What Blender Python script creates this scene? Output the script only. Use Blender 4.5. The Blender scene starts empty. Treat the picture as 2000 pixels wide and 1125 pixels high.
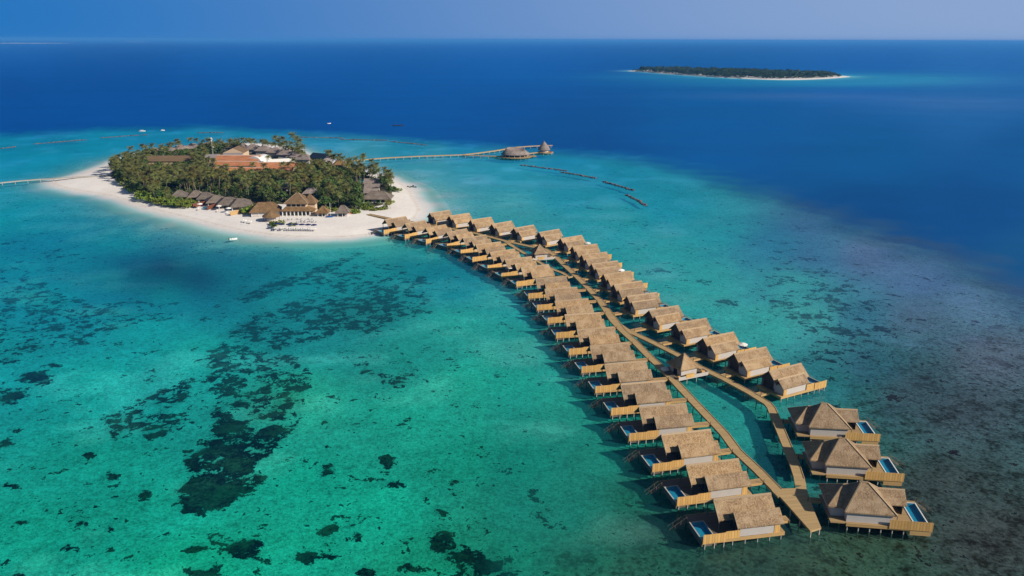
import bpy, math, random
import numpy as np
from mathutils import Vector, Matrix

# ------------------------------------------------------------------ camera, sky, sun, exposure
SC = bpy.context.scene
COL = SC.collection
FPX, CAM_H, HOR = 1540.0, 100.0, 77.5            # focal length in photo pixels (2000 wide), drone height in metres
PIT = math.atan((562.5 - HOR) / FPX); CP, SP = math.cos(PIT), math.sin(PIT); RL = math.atan(5.5 / 2000)
FW = np.array([0, CP, -SP]); U0 = np.array([0, SP, CP]); XX = np.array([1.0, 0, 0])
RT = math.cos(RL) * XX + math.sin(RL) * U0
UP = -math.sin(RL) * XX + math.cos(RL) * U0
cam_d = bpy.data.cameras.new("camera"); cam = bpy.data.objects.new("camera", cam_d); COL.objects.link(cam)
cam_d.sensor_width = 36; cam_d.lens = FPX * 36 / 2000; cam_d.clip_start = 1; cam_d.clip_end = 200000
M = Matrix.Identity(4)
for i in range(3):
    M[i][0], M[i][1], M[i][2] = RT[i], UP[i], -FW[i]
M[2][3] = CAM_H
cam.matrix_world = M
SC.camera = cam

SUN_EL = math.radians(29.5); SUN_AZ = (0.89, -0.456)      # towards the sun: behind the camera, to its right
EXPO = 0.35
world = bpy.data.worlds.new("World"); SC.world = world; world.use_nodes = True
wn, wl = world.node_tree.nodes, world.node_tree.links
bg = wn["Background"]; bg.inputs[1].default_value = 0.05
sky = wn.new("ShaderNodeTexSky"); sky.sky_type = 'NISHITA'; sky.sun_disc = False
sky.sun_elevation = SUN_EL; sky.sun_rotation = math.atan2(SUN_AZ[0], SUN_AZ[1]); sky.air_density = 1.0; sky.dust_density = 0.6; sky.ozone_density = 2.0
tc = wn.new("ShaderNodeTexCoord"); sx_ = wn.new("ShaderNodeSeparateXYZ"); wl.new(tc.outputs["Generated"], sx_.inputs[0])
mrx = wn.new("ShaderNodeMapRange"); mrx.inputs[1].default_value = -0.62; mrx.inputs[2].default_value = 0.62; mrx.interpolation_type = 'SMOOTHSTEP'
wl.new(sx_.outputs[0], mrx.inputs[0])
mrz = wn.new("ShaderNodeMapRange"); mrz.inputs[1].default_value = 0.02; mrz.inputs[2].default_value = 0.5; mrz.interpolation_type = 'SMOOTHSTEP'
wl.new(sx_.outputs[2], mrz.inputs[0])
hz = wn.new("ShaderNodeMix"); hz.data_type = 'RGBA'; wl.new(mrx.outputs[0], hz.inputs[0])
hz.inputs[6].default_value = (0.27, 2.75, 8.0, 1); hz.inputs[7].default_value = (4.2, 6.1, 10.0, 1)
smx = wn.new("ShaderNodeMix"); smx.data_type = 'RGBA'; wl.new(mrz.outputs[0], smx.inputs[0])
wl.new(hz.outputs[2], smx.inputs[6]); wl.new(sky.outputs[0], smx.inputs[7]); wl.new(smx.outputs[2], bg.inputs[0])

sun_d = bpy.data.lights.new("sun", 'SUN'); sun_d.energy = 4.6; sun_d.angle = math.radians(0.8); sun_d.color = (1, 0.91, 0.78)
sun = bpy.data.objects.new("sun", sun_d); COL.objects.link(sun)
SDIR = Vector((SUN_AZ[0] * math.cos(SUN_EL), SUN_AZ[1] * math.cos(SUN_EL), math.sin(SUN_EL))).normalized()
sun.rotation_euler = SDIR.to_track_quat('Z', 'Y').to_euler(); sun.location = (300, -200, 400)

vs = SC.view_settings; vs.view_transform = 'Standard'; vs.look = 'None'; vs.gamma = 1; vs.exposure = EXPO; vs.use_curve_mapping = False
SC.render.engine = 'CYCLES'
SC.cycles.use_denoising = True; SC.cycles.max_bounces = 6; SC.cycles.diffuse_bounces = 2; SC.cycles.glossy_bounces = 2
SC.cycles.transparent_max_bounces = 10; SC.cycles.volume_bounces = 0; SC.cycles.caustics_reflective = False; SC.cycles.caustics_refractive = False

# ------------------------------------------------------------------ helpers
rng = random.Random(7); NR = np.random.RandomState(11)

def at(px, py, z=0.0):
    """Photo pixel -> the point of the place at height z seen there (numpy arrays welcome)."""
    d = FW + RT * (px - 1000) / FPX - UP * (py - 562.5) / FPX
    return d * ((z - CAM_H) / d[2]) + np.array([0, 0, CAM_H])

def to_px(P):
    Q = P - np.array([0, 0, CAM_H]); w = np.maximum(Q @ FW, 1e-3)
    return 1000 + FPX * (Q @ RT) / w, 562.5 - FPX * (Q @ UP) / w, Q @ FW

def lin(c):
    c = np.asarray(c, float) / 255
    return np.where(c <= 0.04045, c / 12.92, ((c + 0.055) / 1.055) ** 2.4)

def hash2(ix, iy, seed):
    h = (ix.astype(np.int64) * 374761393 + iy.astype(np.int64) * 668265263 + seed * 974711) & 0x7fffffff
    h = ((h ^ (h >> 13)) * 1274126177) & 0x7fffffff
    return ((h ^ (h >> 16)) & 0xffff) / 65535.0

def vnoise(x, y, seed=0):
    ix, iy = np.floor(x), np.floor(y); fx, fy = x - ix, y - iy
    fx, fy = fx * fx * (3 - 2 * fx), fy * fy * (3 - 2 * fy)
    a, b, c, d = hash2(ix, iy, seed), hash2(ix + 1, iy, seed), hash2(ix, iy + 1, seed), hash2(ix + 1, iy + 1, seed)
    return (a * (1 - fx) + b * fx) * (1 - fy) + (c * (1 - fx) + d * fx) * fy

def fbm(x, y, seed=0, o=4):
    s, a, t = 0, 0.5, 0
    for k in range(o):
        s = s + a * vnoise(x * 2 ** k, y * 2 ** k, seed + k * 17); t += a; a *= 0.5
    return s / t

def sstep(a, b, x):
    t = np.clip((x - a) / (b - a), 0, 1); return t * t * (3 - 2 * t)

def inside(poly, x, y):
    poly = np.asarray(poly); x = np.asarray(x, float); r = np.zeros(x.shape, bool); n = len(poly)
    for i in range(n):
        x0, y0 = poly[i]; x1, y1 = poly[(i + 1) % n]
        if y0 == y1: continue
        c = ((y0 > y) != (y1 > y)) & (x < (x1 - x0) * (y - y0) / (y1 - y0) + x0); r ^= c
    return r

def dist_poly(poly, x, y, closed=True):
    poly = np.asarray(poly); best = np.full(np.shape(x), 1e9); n = len(poly)
    for i in range(n if closed else n - 1):
        ax, ay = poly[i]; bx, by = poly[(i + 1) % n]; dx, dy = bx - ax, by - ay; L = dx * dx + dy * dy + 1e-9
        t = np.clip(((x - ax) * dx + (y - ay) * dy) / L, 0, 1)
        best = np.minimum(best, (x - ax - t * dx) ** 2 + (y - ay - t * dy) ** 2)
    return np.sqrt(best)

def smooth_poly(pts, n=6):
    P = np.asarray(pts, float); N = len(P); out = []
    for i in range(N):
        p0, p1, p2, p3 = P[i - 1], P[i], P[(i + 1) % N], P[(i + 2) % N]
        for k in range(n):
            t = k / n
            out.append(0.5 * (2 * p1 + (p2 - p0) * t + (2 * p0 - 5 * p1 + 4 * p2 - p3) * t * t + (3 * p1 - p0 - 3 * p2 + p3) * t ** 3))
    return np.array(out)

def new_obj(name, me, parent=None, mat=None):
    o = bpy.data.objects.new(name, me); COL.objects.link(o)
    if mat and me: me.materials.append(mat)
    if parent: o.parent = parent
    return o

def tag(o, label=None, cat=None, group=None, kind=None):
    if label: o["label"] = label
    if cat: o["category"] = cat
    if group: o["group"] = group
    if kind: o["kind"] = kind
    return o

def thing(name, label, cat, loc=(0, 0, 0), rz=0.0, group=None):
    o = bpy.data.objects.new(name, None); COL.objects.link(o); o.location = loc; o.rotation_euler = (0, 0, rz)
    o.empty_display_size = 0.5
    return tag(o, label, cat, group)

def dup(root, loc, rz=None, label=None, group=None, scale=None):
    r = root.copy(); COL.objects.link(r); r.location = loc
    if rz is not None: r.rotation_euler = (0, 0, rz)
    if scale is not None: r.scale = (scale,) * 3
    if label: r["label"] = label
    if group: r["group"] = group
    for ch in list(root.children):
        c = ch.copy(); COL.objects.link(c); c.parent = r
        for g in list(ch.children):
            d = g.copy(); COL.objects.link(d); d.parent = c
    return r

class MB:
    """Collects shapes, builds ONE mesh object."""
    def __init__(s, sx=1.0): s.v, s.f, s.sx = [], [], sx
    def add(s, vs_, fs):
        b = len(s.v); s.v += [tuple(v) for v in vs_]; s.f += [tuple(b + i for i in f) for f in fs]
        return s
    def box(s, x0, x1, y0, y1, z0, z1):
        return s.add([(x0, y0, z0), (x1, y0, z0), (x1, y1, z0), (x0, y1, z0), (x0, y0, z1), (x1, y0, z1), (x1, y1, z1), (x0, y1, z1)],
                     [(0, 3, 2, 1), (4, 5, 6, 7), (0, 1, 5, 4), (1, 2, 6, 5), (2, 3, 7, 6), (3, 0, 4, 7)])
    def beam(s, p, q, w, h):
        p, q = np.asarray(p, float), np.asarray(q, float); d = q - p; d /= np.linalg.norm(d) + 1e-9
        a = np.cross(d, (0, 0, 1)); a = a / np.linalg.norm(a) if np.linalg.norm(a) > 1e-4 else np.array([1.0, 0, 0])
        b = np.cross(a, d); vv = []
        for e in (p, q):
            for i, j in ((-1, -1), (1, -1), (1, 1), (-1, 1)): vv.append(e + a * w / 2 * i + b * h / 2 * j)
        return s.add(vv, [(0, 1, 2, 3), (7, 6, 5, 4), (4, 5, 1, 0), (5, 6, 2, 1), (6, 7, 3, 2), (7, 4, 0, 3)])
    def tube(s, pts, rad, n=6, cap=True):
        pts = [np.asarray(p, float) for p in pts]; b = len(s.v); R = len(pts)
        for i, p in enumerate(pts):
            d = pts[min(i + 1, R - 1)] - pts[max(i - 1, 0)]; d /= np.linalg.norm(d) + 1e-9
            a = np.cross(d, (0.3, 0.9, 0.1)); a /= np.linalg.norm(a) + 1e-9; c = np.cross(d, a); r = rad[i] if hasattr(rad, '__len__') else rad
            for k in range(n):
                t = 2 * math.pi * k / n; s.v.append(tuple(p + (a * math.cos(t) + c * math.sin(t)) * r))
        for i in range(R - 1):
            for k in range(n):
                s.f.append((b + i * n + k, b + i * n + (k + 1) % n, b + (i + 1) * n + (k + 1) % n, b + (i + 1) * n + k))
        if cap:
            s.f.append(tuple(b + k for k in range(n))[::-1]); s.f.append(tuple(b + (R - 1) * n + k for k in range(n)))
        return s
    def prism_x(s, prof, x0, x1):
        n = len(prof); v = [(x0, y, z) for y, z in prof] + [(x1, y, z) for y, z in prof]
        return s.add(v, [tuple(range(n))[::-1], tuple(range(n, 2 * n))] + [(i, (i + 1) % n, n + (i + 1) % n, n + i) for i in range(n)])
    def prism_z(s, poly, z0, z1):
        n = len(poly); v = [(x, y, z0) for x, y in poly] + [(x, y, z1) for x, y in poly]
        return s.add(v, [tuple(range(n))[::-1], tuple(range(n, 2 * n))] + [(i, (i + 1) % n, n + (i + 1) % n, n + i) for i in range(n)])
    def cone(s, c, r0, z0, r1, z1, n=16, ell=1.0, cap=True):
        b = len(s.v)
        for r, z in ((r0, z0), (r1, z1)):
            for k in range(n):
                t = 2 * math.pi * k / n; s.v.append((c[0] + r * math.cos(t), c[1] + r * ell * math.sin(t), z))
        for k in range(n): s.f.append((b + k, b + (k + 1) % n, b + n + (k + 1) % n, b + n + k))
        if cap: s.f.append(tuple(b + k for k in range(n))[::-1]); s.f.append(tuple(b + n + k for k in range(n)))
        return s
    def chevron(s, y0, z0, yr, zr, y1, z1, x0, x1, t=0.28):
        return s.prism_x([(y0, z0), (yr, zr), (y1, z1), (y1, z1 - t), (yr, zr - t * 1.25), (y0, z0 - t)][::-1], x0, x1)
    def hip(s, x0, x1, y0, y1, ze, zr, rx0, rx1, ry=None, t=0.3):
        ry = (y0 + y1) / 2 if ry is None else ry
        v = [(x0, y0, ze), (x1, y0, ze), (x1, y1, ze), (x0, y1, ze), (rx0, ry, zr), (rx1, ry, zr)]
        b = [(x, y, z - t) for x, y, z in v[:4]] + [(rx0, ry, zr - t), (rx1, ry, zr - t)]
        return s.add(v + b, [(0, 1, 5, 4), (1, 2, 5), (2, 3, 4, 5), (3, 0, 4), (6, 7, 1, 0), (7, 8, 2, 1), (8, 9, 3, 2), (9, 6, 0, 3),
                             (10, 11, 7, 6), (11, 8, 7), (11, 10, 9, 8), (10, 6, 9)])
    def mesh(s, name, smooth=False):
        me = bpy.data.meshes.new(name); V = [(x * s.sx, y, z) for x, y, z in s.v]; Fc = [f[::-1] for f in s.f] if s.sx < 0 else s.f
        me.from_pydata(V, [], Fc); me.update()
        if smooth: me.polygons.foreach_set("use_smooth", [True] * len(me.polygons))
        return me
    def build(s, name, mat, parent=None, smooth=False):
        return new_obj(name, s.mesh(name, smooth), parent, mat)

def quads_mesh(name, V):
    """V: (n,4,3) array of separate quads -> mesh (fast)."""
    n = len(V); me = bpy.data.meshes.new(name); me.vertices.add(4 * n); me.vertices.foreach_set("co", V.reshape(-1).astype(np.float32))
    me.loops.add(4 * n); me.loops.foreach_set("vertex_index", np.arange(4 * n, dtype=np.int32))
    me.polygons.add(n); me.polygons.foreach_set("loop_start", np.arange(0, 4 * n, 4, dtype=np.int32))
    me.polygons.foreach_set("loop_total", np.full(n, 4, np.int32)); me.update(calc_edges=True)
    return me

def grid_mesh(name, P, faces_ok=None):
    """P: (R,C,3) grid -> quad mesh."""
    R, C = P.shape[:2]; idx = np.arange(R * C).reshape(R, C)
    q = np.stack([idx[:-1, :-1], idx[:-1, 1:], idx[1:, 1:], idx[1:, :-1]], -1).reshape(-1, 4)
    if faces_ok is not None: q = q[faces_ok.reshape(-1)]
    n = len(q); me = bpy.data.meshes.new(name); me.vertices.add(R * C); me.vertices.foreach_set("co", P.reshape(-1).astype(np.float32))
    me.loops.add(4 * n); me.loops.foreach_set("vertex_index", q.reshape(-1).astype(np.int32))
    me.polygons.add(n); me.polygons.foreach_set("loop_start", np.arange(0, 4 * n, 4, dtype=np.int32))
    me.polygons.foreach_set("loop_total", np.full(n, 4, np.int32)); me.polygons.foreach_set("use_smooth", np.ones(n, bool)); me.update(calc_edges=True)
    return me

def attr(me, name, A):
    A = np.asarray(A, np.float32)
    if A.ndim == 1:
        a = me.attributes.new(name, 'FLOAT', 'POINT'); a.data.foreach_set("value", A)
    else:
        a = me.attributes.new(name, 'FLOAT_COLOR', 'POINT'); a.data.foreach_set("color", np.concatenate([A, np.ones((len(A), 1), np.float32)], 1).reshape(-1))

# ------------------------------------------------------------------ materials
def mat_new(name):
    m = bpy.data.materials.new(name); m.use_nodes = True; nt = m.node_tree
    return m, nt.nodes, nt.links, nt.nodes["Principled BSDF"]

def mix_rgb(N, Lk, fac, a, b, blend='MIX'):
    m = N.new("ShaderNodeMix"); m.data_type = 'RGBA'; m.blend_type = blend
    for k, v in ((0, fac), (6, a), (7, b)):
        if hasattr(v, 'is_linked'): Lk.new(v, m.inputs[k])
        elif isinstance(v, (tuple, list)): m.inputs[k].default_value = (*v[:3], 1)
        else: m.inputs[k].default_value = v
    return m.outputs[2]

def math_n(N, Lk, op, a, b=None, c=None, clamp=False):
    m = N.new("ShaderNodeMath"); m.operation = op; m.use_clamp = clamp
    for k, v in enumerate((a, b, c)):
        if v is None: continue
        if hasattr(v, 'is_linked'): Lk.new(v, m.inputs[k])
        else: m.inputs[k].default_value = v
    return m.outputs[0]

def mr(N, Lk, v, a, b, c=0.0, d=1.0):
    m = N.new("ShaderNodeMapRange"); Lk.new(v, m.inputs[0])
    for k, x in zip((1, 2, 3, 4), (a, b, c, d)): m.inputs[k].default_value = x
    return m.outputs[0]

def noise_n(N, Lk, vec, scale, detail=3, rough=0.55, dist=0.0):
    n = N.new("ShaderNodeTexNoise"); n.inputs["Scale"].default_value = scale; n.inputs["Detail"].default_value = detail
    n.inputs["Roughness"].default_value = rough; n.inputs["Distortion"].default_value = dist
    if vec is not None: Lk.new(vec, n.inputs["Vector"])
    return n.outputs[0]

def coord(N, Lk, kind="Object", scale=(1, 1, 1), rot=0.0):
    t = N.new("ShaderNodeTexCoord"); m = N.new("ShaderNodeMapping"); m.inputs["Scale"].default_value = scale; m.inputs["Rotation"].default_value = (0, 0, rot)
    Lk.new(t.outputs[kind], m.inputs[0]); return m.outputs[0]

def simple(name, col, rough=0.7, var=0.2, scale=1.5, var_obj=0.12, spec=0.3, stretch=(1, 1, 1), bump=0.0, metal=0.0, col2=None, fine=6.0):
    """Colour with two scales of mottling, a little shift from object to object, optional bump."""
    m, N, Lk, P = mat_new(name)
    v = coord(N, Lk, scale=stretch); n1 = noise_n(N, Lk, v, scale, 4); n2 = noise_n(N, Lk, v, scale * fine, 3)
    s = math_n(N, Lk, 'ADD', math_n(N, Lk, 'MULTIPLY', n1, 0.6), math_n(N, Lk, 'MULTIPLY', n2, 0.4))
    dark = tuple(c * (1 - var) for c in col); lite = tuple(min(1, c * (1 + var)) for c in (col2 or col))
    c = mix_rgb(N, Lk, mr(N, Lk, s, 0.32, 0.68), dark, lite)
    if var_obj:
        oi = N.new("ShaderNodeObjectInfo"); k = mr(N, Lk, oi.outputs["Random"], 0, 1, 1 - var_obj, 1 + var_obj)
        hsv = N.new("ShaderNodeHueSaturation"); Lk.new(k, hsv.inputs["Value"]); Lk.new(c, hsv.inputs["Color"]); c = hsv.outputs[0]
    Lk.new(c, P.inputs["Base Color"]); P.inputs["Roughness"].default_value = rough; P.inputs["Specular IOR Level"].default_value = spec; P.inputs["Metallic"].default_value = metal
    if bump:
        b = N.new("ShaderNodeBump"); b.inputs["Strength"].default_value = bump; b.inputs["Distance"].default_value = 0.1
        Lk.new(n2, b.inputs["Height"]); Lk.new(b.outputs[0], P.inputs["Normal"])
    return m

def thatch_mat(name, base, dark, pale, var_obj=0.1):
    m, N, Lk, P = mat_new(name)
    t0 = N.new("ShaderNodeTexCoord"); o0 = N.new("ShaderNodeObjectInfo"); av = N.new("ShaderNodeVectorMath"); av.operation = 'ADD'; Lk.new(t0.outputs["Object"], av.inputs[0])
    Lk.new(math_n(N, Lk, 'MULTIPLY', o0.outputs["Random"], 400.0), av.inputs[1]); g = av.outputs[0]
    mp = N.new("ShaderNodeMapping"); mp.inputs["Scale"].default_value = (1.6, 0.5, 0.5); Lk.new(g, mp.inputs[0]); st = mp.outputs[0]
    big = noise_n(N, Lk, g, 0.35, 4, 0.6); mid = noise_n(N, Lk, st, 2.2, 4, 0.65); fine = noise_n(N, Lk, g, 3.6, 4, 0.75)
    c = mix_rgb(N, Lk, mr(N, Lk, mid, 0.40, 0.60), dark, base)
    c = mix_rgb(N, Lk, math_n(N, Lk, 'MULTIPLY', mr(N, Lk, fine, 0.51, 0.63), 0.7), c, pale)
    c = mix_rgb(N, Lk, math_n(N, Lk, 'MULTIPLY', mr(N, Lk, fine, 0.48, 0.38), 0.6), c, tuple(x * 0.55 for x in dark))
    c = mix_rgb(N, Lk, math_n(N, Lk, 'MULTIPLY', mr(N, Lk, big, 0.47, 0.64), 0.5), c, tuple(x * 1.05 for x in pale))
    c = mix_rgb(N, Lk, math_n(N, Lk, 'MULTIPLY', mr(N, Lk, big, 0.47, 0.33), 0.3), c, (dark[0] * 0.9, dark[1] * 1.0, dark[2] * 1.3))
    oi = N.new("ShaderNodeObjectInfo"); hsv = N.new("ShaderNodeHueSaturation")
    Lk.new(mr(N, Lk, oi.outputs["Random"], 0, 1, 1 - var_obj, 1 + var_obj), hsv.inputs["Value"]); Lk.new(c, hsv.inputs["Color"])
    Lk.new(mr(N, Lk, oi.outputs["Random"], 0, 1, 0.9, 1.08), hsv.inputs["Saturation"])
    Lk.new(hsv.outputs[0], P.inputs["Base Color"]); P.inputs["Roughness"].default_value = 0.95; P.inputs["Specular IOR Level"].default_value = 0.1
    b = N.new("ShaderNodeBump"); b.inputs["Strength"].default_value = 0.9; b.inputs["Distance"].default_value = 0.12
    Lk.new(fine, b.inputs["Height"]); Lk.new(b.outputs[0], P.inputs["Normal"])
    return m

def plank_mat(name, col, board=0.16, axis=0, var=0.25, uv=False, gap=0.35, rough=0.75):
    """Timber boards: each board its own tone, dark joints, long grain."""
    m, N, Lk, P = mat_new(name)
    t = N.new("ShaderNodeTexCoord"); s = N.new("ShaderNodeSeparateXYZ"); Lk.new(t.outputs["UV" if uv else "Object"], s.inputs[0])
    u = math_n(N, Lk, 'DIVIDE', s.outputs[axis], board); fl = math_n(N, Lk, 'FLOOR', u); fr = math_n(N, Lk, 'FRACT', u)
    w = N.new("ShaderNodeTexWhiteNoise"); w.noise_dimensions = '1D'; Lk.new(fl, w.inputs["W"])
    n = noise_n(N, Lk, t.outputs["UV" if uv else "Object"], 0.5, 4, 0.6)
    k = math_n(N, Lk, 'ADD', math_n(N, Lk, 'MULTIPLY', w.outputs[0], 0.55), math_n(N, Lk, 'MULTIPLY', n, 0.6))
    c = mix_rgb(N, Lk, mr(N, Lk, k, 0.15, 0.95), tuple(x * (1 - var) for x in col), tuple(min(1, x * (1 + var)) for x in col))
    j = math_n(N, Lk, 'LESS_THAN', fr, 0.1); c = mix_rgb(N, Lk, math_n(N, Lk, 'MULTIPLY', j, gap), c, tuple(x * 0.25 for x in col))
    oi = N.new("ShaderNodeObjectInfo"); hsv = N.new("ShaderNodeHueSaturation"); Lk.new(mr(N, Lk, oi.outputs["Random"], 0, 1, 0.92, 1.08), hsv.inputs["Value"])
    Lk.new(c, hsv.inputs["Color"]); Lk.new(hsv.outputs[0], P.inputs["Base Color"]); P.inputs["Roughness"].default_value = rough; P.inputs["Specular IOR Level"].default_value = 0.25
    return m

def leaf_mat(name, col, tip, var_obj=0.25, trans=0.25):
    m, N, Lk, P = mat_new(name)
    g = coord(N, Lk, "Object"); n1 = noise_n(N, Lk, g, 0.55, 3); n2 = noise_n(N, Lk, g, 3.0, 2)
    c = mix_rgb(N, Lk, mr(N, Lk, math_n(N, Lk, 'ADD', math_n(N, Lk, 'MULTIPLY', n1, 0.6), math_n(N, Lk, 'MULTIPLY', n2, 0.4)), 0.36, 0.66), col, tip)
    oi = N.new("ShaderNodeObjectInfo"); hsv = N.new("ShaderNodeHueSaturation")
    Lk.new(mr(N, Lk, oi.outputs["Random"], 0, 1, 1 - var_obj, 1 + var_obj), hsv.inputs["Value"]); Lk.new(mr(N, Lk, oi.outputs["Random"], 0, 1, 0.475, 0.515), hsv.inputs["Hue"])
    Lk.new(c, hsv.inputs["Color"]); Lk.new(hsv.outputs[0], P.inputs["Base Color"]); P.inputs["Roughness"].default_value = 0.55; P.inputs["Specular IOR Level"].default_value = 0.3
    tr = N.new("ShaderNodeBsdfTranslucent"); Lk.new(hsv.outputs[0], tr.inputs[0]); mx = N.new("ShaderNodeMixShader"); mx.inputs[0].default_value = trans
    Lk.new(P.outputs[0], mx.inputs[1]); Lk.new(tr.outputs[0], mx.inputs[2]); Lk.new(mx.outputs[0], N["Material Output"].inputs[0])
    return m

THATCH = thatch_mat("thatch", (0.315, 0.212, 0.123), (0.215, 0.138, 0.075), (0.43, 0.32, 0.205), 0.16)
THATCH_GREY = thatch_mat("thatch weathered grey", (0.17, 0.14, 0.115), (0.115, 0.09, 0.075), (0.23, 0.195, 0.165), 0.15)
THATCH_BROWN = thatch_mat("thatch brown", (0.20, 0.125, 0.06), (0.14, 0.08, 0.04), (0.26, 0.17, 0.09))
THATCH_DUSK = thatch_mat("thatch violet grey", (0.25, 0.205, 0.18), (0.18, 0.14, 0.125), (0.33, 0.275, 0.245))
RIDGE = simple("ridge cap", (0.36, 0.26, 0.16), 0.9, 0.2, 3)
WALL = simple("painted wall", (0.46, 0.42, 0.39), 0.8, 0.06, 0.6, 0.05)
WALL_WARM = simple("cream wall", (0.55, 0.40, 0.27), 0.8, 0.08, 0.5)
TIMBER = plank_mat("timber fascia", (0.46, 0.29, 0.12), 0.14, 2, 0.15)
FENCE = plank_mat("fence boards", (0.60, 0.355, 0.12), 0.62, 0, 0.16, gap=0.75)
DECK = plank_mat("deck boards grey", (0.15, 0.12, 0.095), 0.15, 1, 0.25)
DECK_LIGHT = plank_mat("deck boards light", (0.36, 0.24, 0.115), 0.15, 1, 0.2)
JETTY = plank_mat("jetty boards", (0.43, 0.295, 0.14), 0.30, 0, 0.17, uv=True, gap=0.25)
KERB = simple("jetty kerb timber", (0.44, 0.30, 0.145), 0.8, 0.2, 1.0)
PILE = simple("concrete pile", (0.42, 0.39, 0.34), 0.85, 0.25, 1.5, 0.1)
PILE_DARK = simple("weathered pile", (0.16, 0.135, 0.10), 0.85, 0.3, 1.5)
DARK = simple("dark bronze post", (0.03, 0.028, 0.026), 0.5, 0.1)
PORCH = plank_mat("shaded porch boards", (0.075, 0.062, 0.055), 0.16, 1, 0.2)  # dark timber with the open porch's shade put into the colour
GLASS = simple("dark window glass", (0.02, 0.026, 0.032), 0.12, 0.2, 0.5, 0.1, spec=0.6)
WHITE = simple("white paint", (0.72, 0.71, 0.68), 0.5, 0.05)
CANVAS = simple("white canvas", (0.74, 0.72, 0.68), 0.9, 0.05)
NAVY = simple("navy canvas", (0.012, 0.018, 0.09), 0.9, 0.15)
TILE = simple("pool tile", (0.03, 0.27, 0.40), 0.3, 0.15, 1.2, 0.1)
TERRA = simple("terracotta tiles", (0.43, 0.175, 0.08), 0.85, 0.38, 0.35, 0.08, stretch=(0.4, 1.5, 1), bump=0.2)
BROWN_ROOF = simple("brown roof", (0.17, 0.11, 0.06), 0.9, 0.2, 0.2, 0.1, stretch=(0.3, 2, 1))
GREY_ROOF = simple("grey roof sheets", (0.25, 0.22, 0.22), 0.7, 0.12, 0.3)
SOLAR = simple("dark panel roof", (0.012, 0.018, 0.03), 0.25, 0.2, 0.3, spec=0.5)
RUST_FENCE = plank_mat("red brown screen", (0.15, 0.055, 0.03), 0.3, 0, 0.25)
ORANGE = simple("orange plastic", (0.75, 0.13, 0.02), 0.4, 0.08)
BLUE = simple("blue hull", (0.02, 0.10, 0.30), 0.4, 0.1)
ROCK = simple("breakwater rock", (0.12, 0.11, 0.105), 0.95, 0.45, 0.5, 0.1, bump=0.4)
REEF_ROCK = simple("dark reef rock", (0.045, 0.05, 0.045), 0.95, 0.4, 0.6)
TRUNK = simple("palm trunk", (0.20, 0.16, 0.12), 0.9, 0.25, 2.0, 0.15)
SOIL = simple("forest soil", (0.06, 0.055, 0.03), 0.95, 0.4, 0.15)
PALM = leaf_mat("palm leaf", (0.078, 0.104, 0.026), (0.25, 0.245, 0.07))
PALM_YELLOW = leaf_mat("palm leaf yellowing", (0.085, 0.095, 0.02), (0.24, 0.20, 0.05))
LEAF = leaf_mat("broad leaf", (0.042, 0.084, 0.018), (0.115, 0.165, 0.035))
BUSH = leaf_mat("beach shrub leaf", (0.11, 0.17, 0.02), (0.25, 0.31, 0.04), 0.2)
FAR_LEAF = leaf_mat("islet leaf", (0.030, 0.062, 0.025), (0.075, 0.12, 0.045), 0)

def pool_mat():
    m, N, Lk, P = mat_new("pool water")
    tr = N.new("ShaderNodeBsdfTransparent"); tr.inputs[0].default_value = (0.66, 0.95, 1.0, 1); gl = N.new("ShaderNodeBsdfGlossy"); gl.inputs["Roughness"].default_value = 0.05
    fr = N.new("ShaderNodeFresnel"); fr.inputs[0].default_value = 1.33; mx = N.new("ShaderNodeMixShader")
    b = N.new("ShaderNodeBump"); b.inputs["Strength"].default_value = 0.15; Lk.new(noise_n(N, Lk, coord(N, Lk), 3), b.inputs["Height"]); Lk.new(b.outputs[0], gl.inputs["Normal"])
    Lk.new(math_n(N, Lk, 'MINIMUM', fr.outputs[0], 0.12), mx.inputs[0]); Lk.new(tr.outputs[0], mx.inputs[1]); Lk.new(gl.outputs[0], mx.inputs[2]); Lk.new(mx.outputs[0], N["Material Output"].inputs[0])
    return m
POOL = pool_mat()

# ------------------------------------------------------------------ the island's outline, the reef's colours
SHORE_PX = [(105, 358), (116, 350), (150, 343), (185, 331), (214, 321), (250, 306), (300, 295), (350, 290), (420, 284), (480, 280), (540, 284), (575, 292), (600, 303),
            (640, 313), (668, 322), (702, 334), (744, 343), (768, 353), (788, 362), (801, 373), (806, 385), (814, 397), (819, 411), (812, 424), (790, 438), (762, 449),
            (730, 456), (690, 461), (640, 463), (590, 462.5), (540, 459), (480, 451), (430, 441), (380, 428), (330, 416), (280, 403), (240, 389), (200, 379), (150, 371), (118, 364)]
SHORE = smooth_poly([at(x, y, 0)[:2] for x, y in SHORE_PX], 5)
ISLET_PX = [(1226, 138.5), (1260, 140.5), (1300, 144), (1350, 147.5), (1400, 151), (1450, 153.5), (1500, 155.5), (1550, 156), (1600, 154.6), (1640, 152), (1661, 149.6),
            (1630, 147.6), (1580, 146), (1500, 143), (1420, 140.5), (1340, 138), (1280, 137)]
ISLET = smooth_poly([at(x, y, 0)[:2] for x, y in ISLET_PX], 3)

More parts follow.
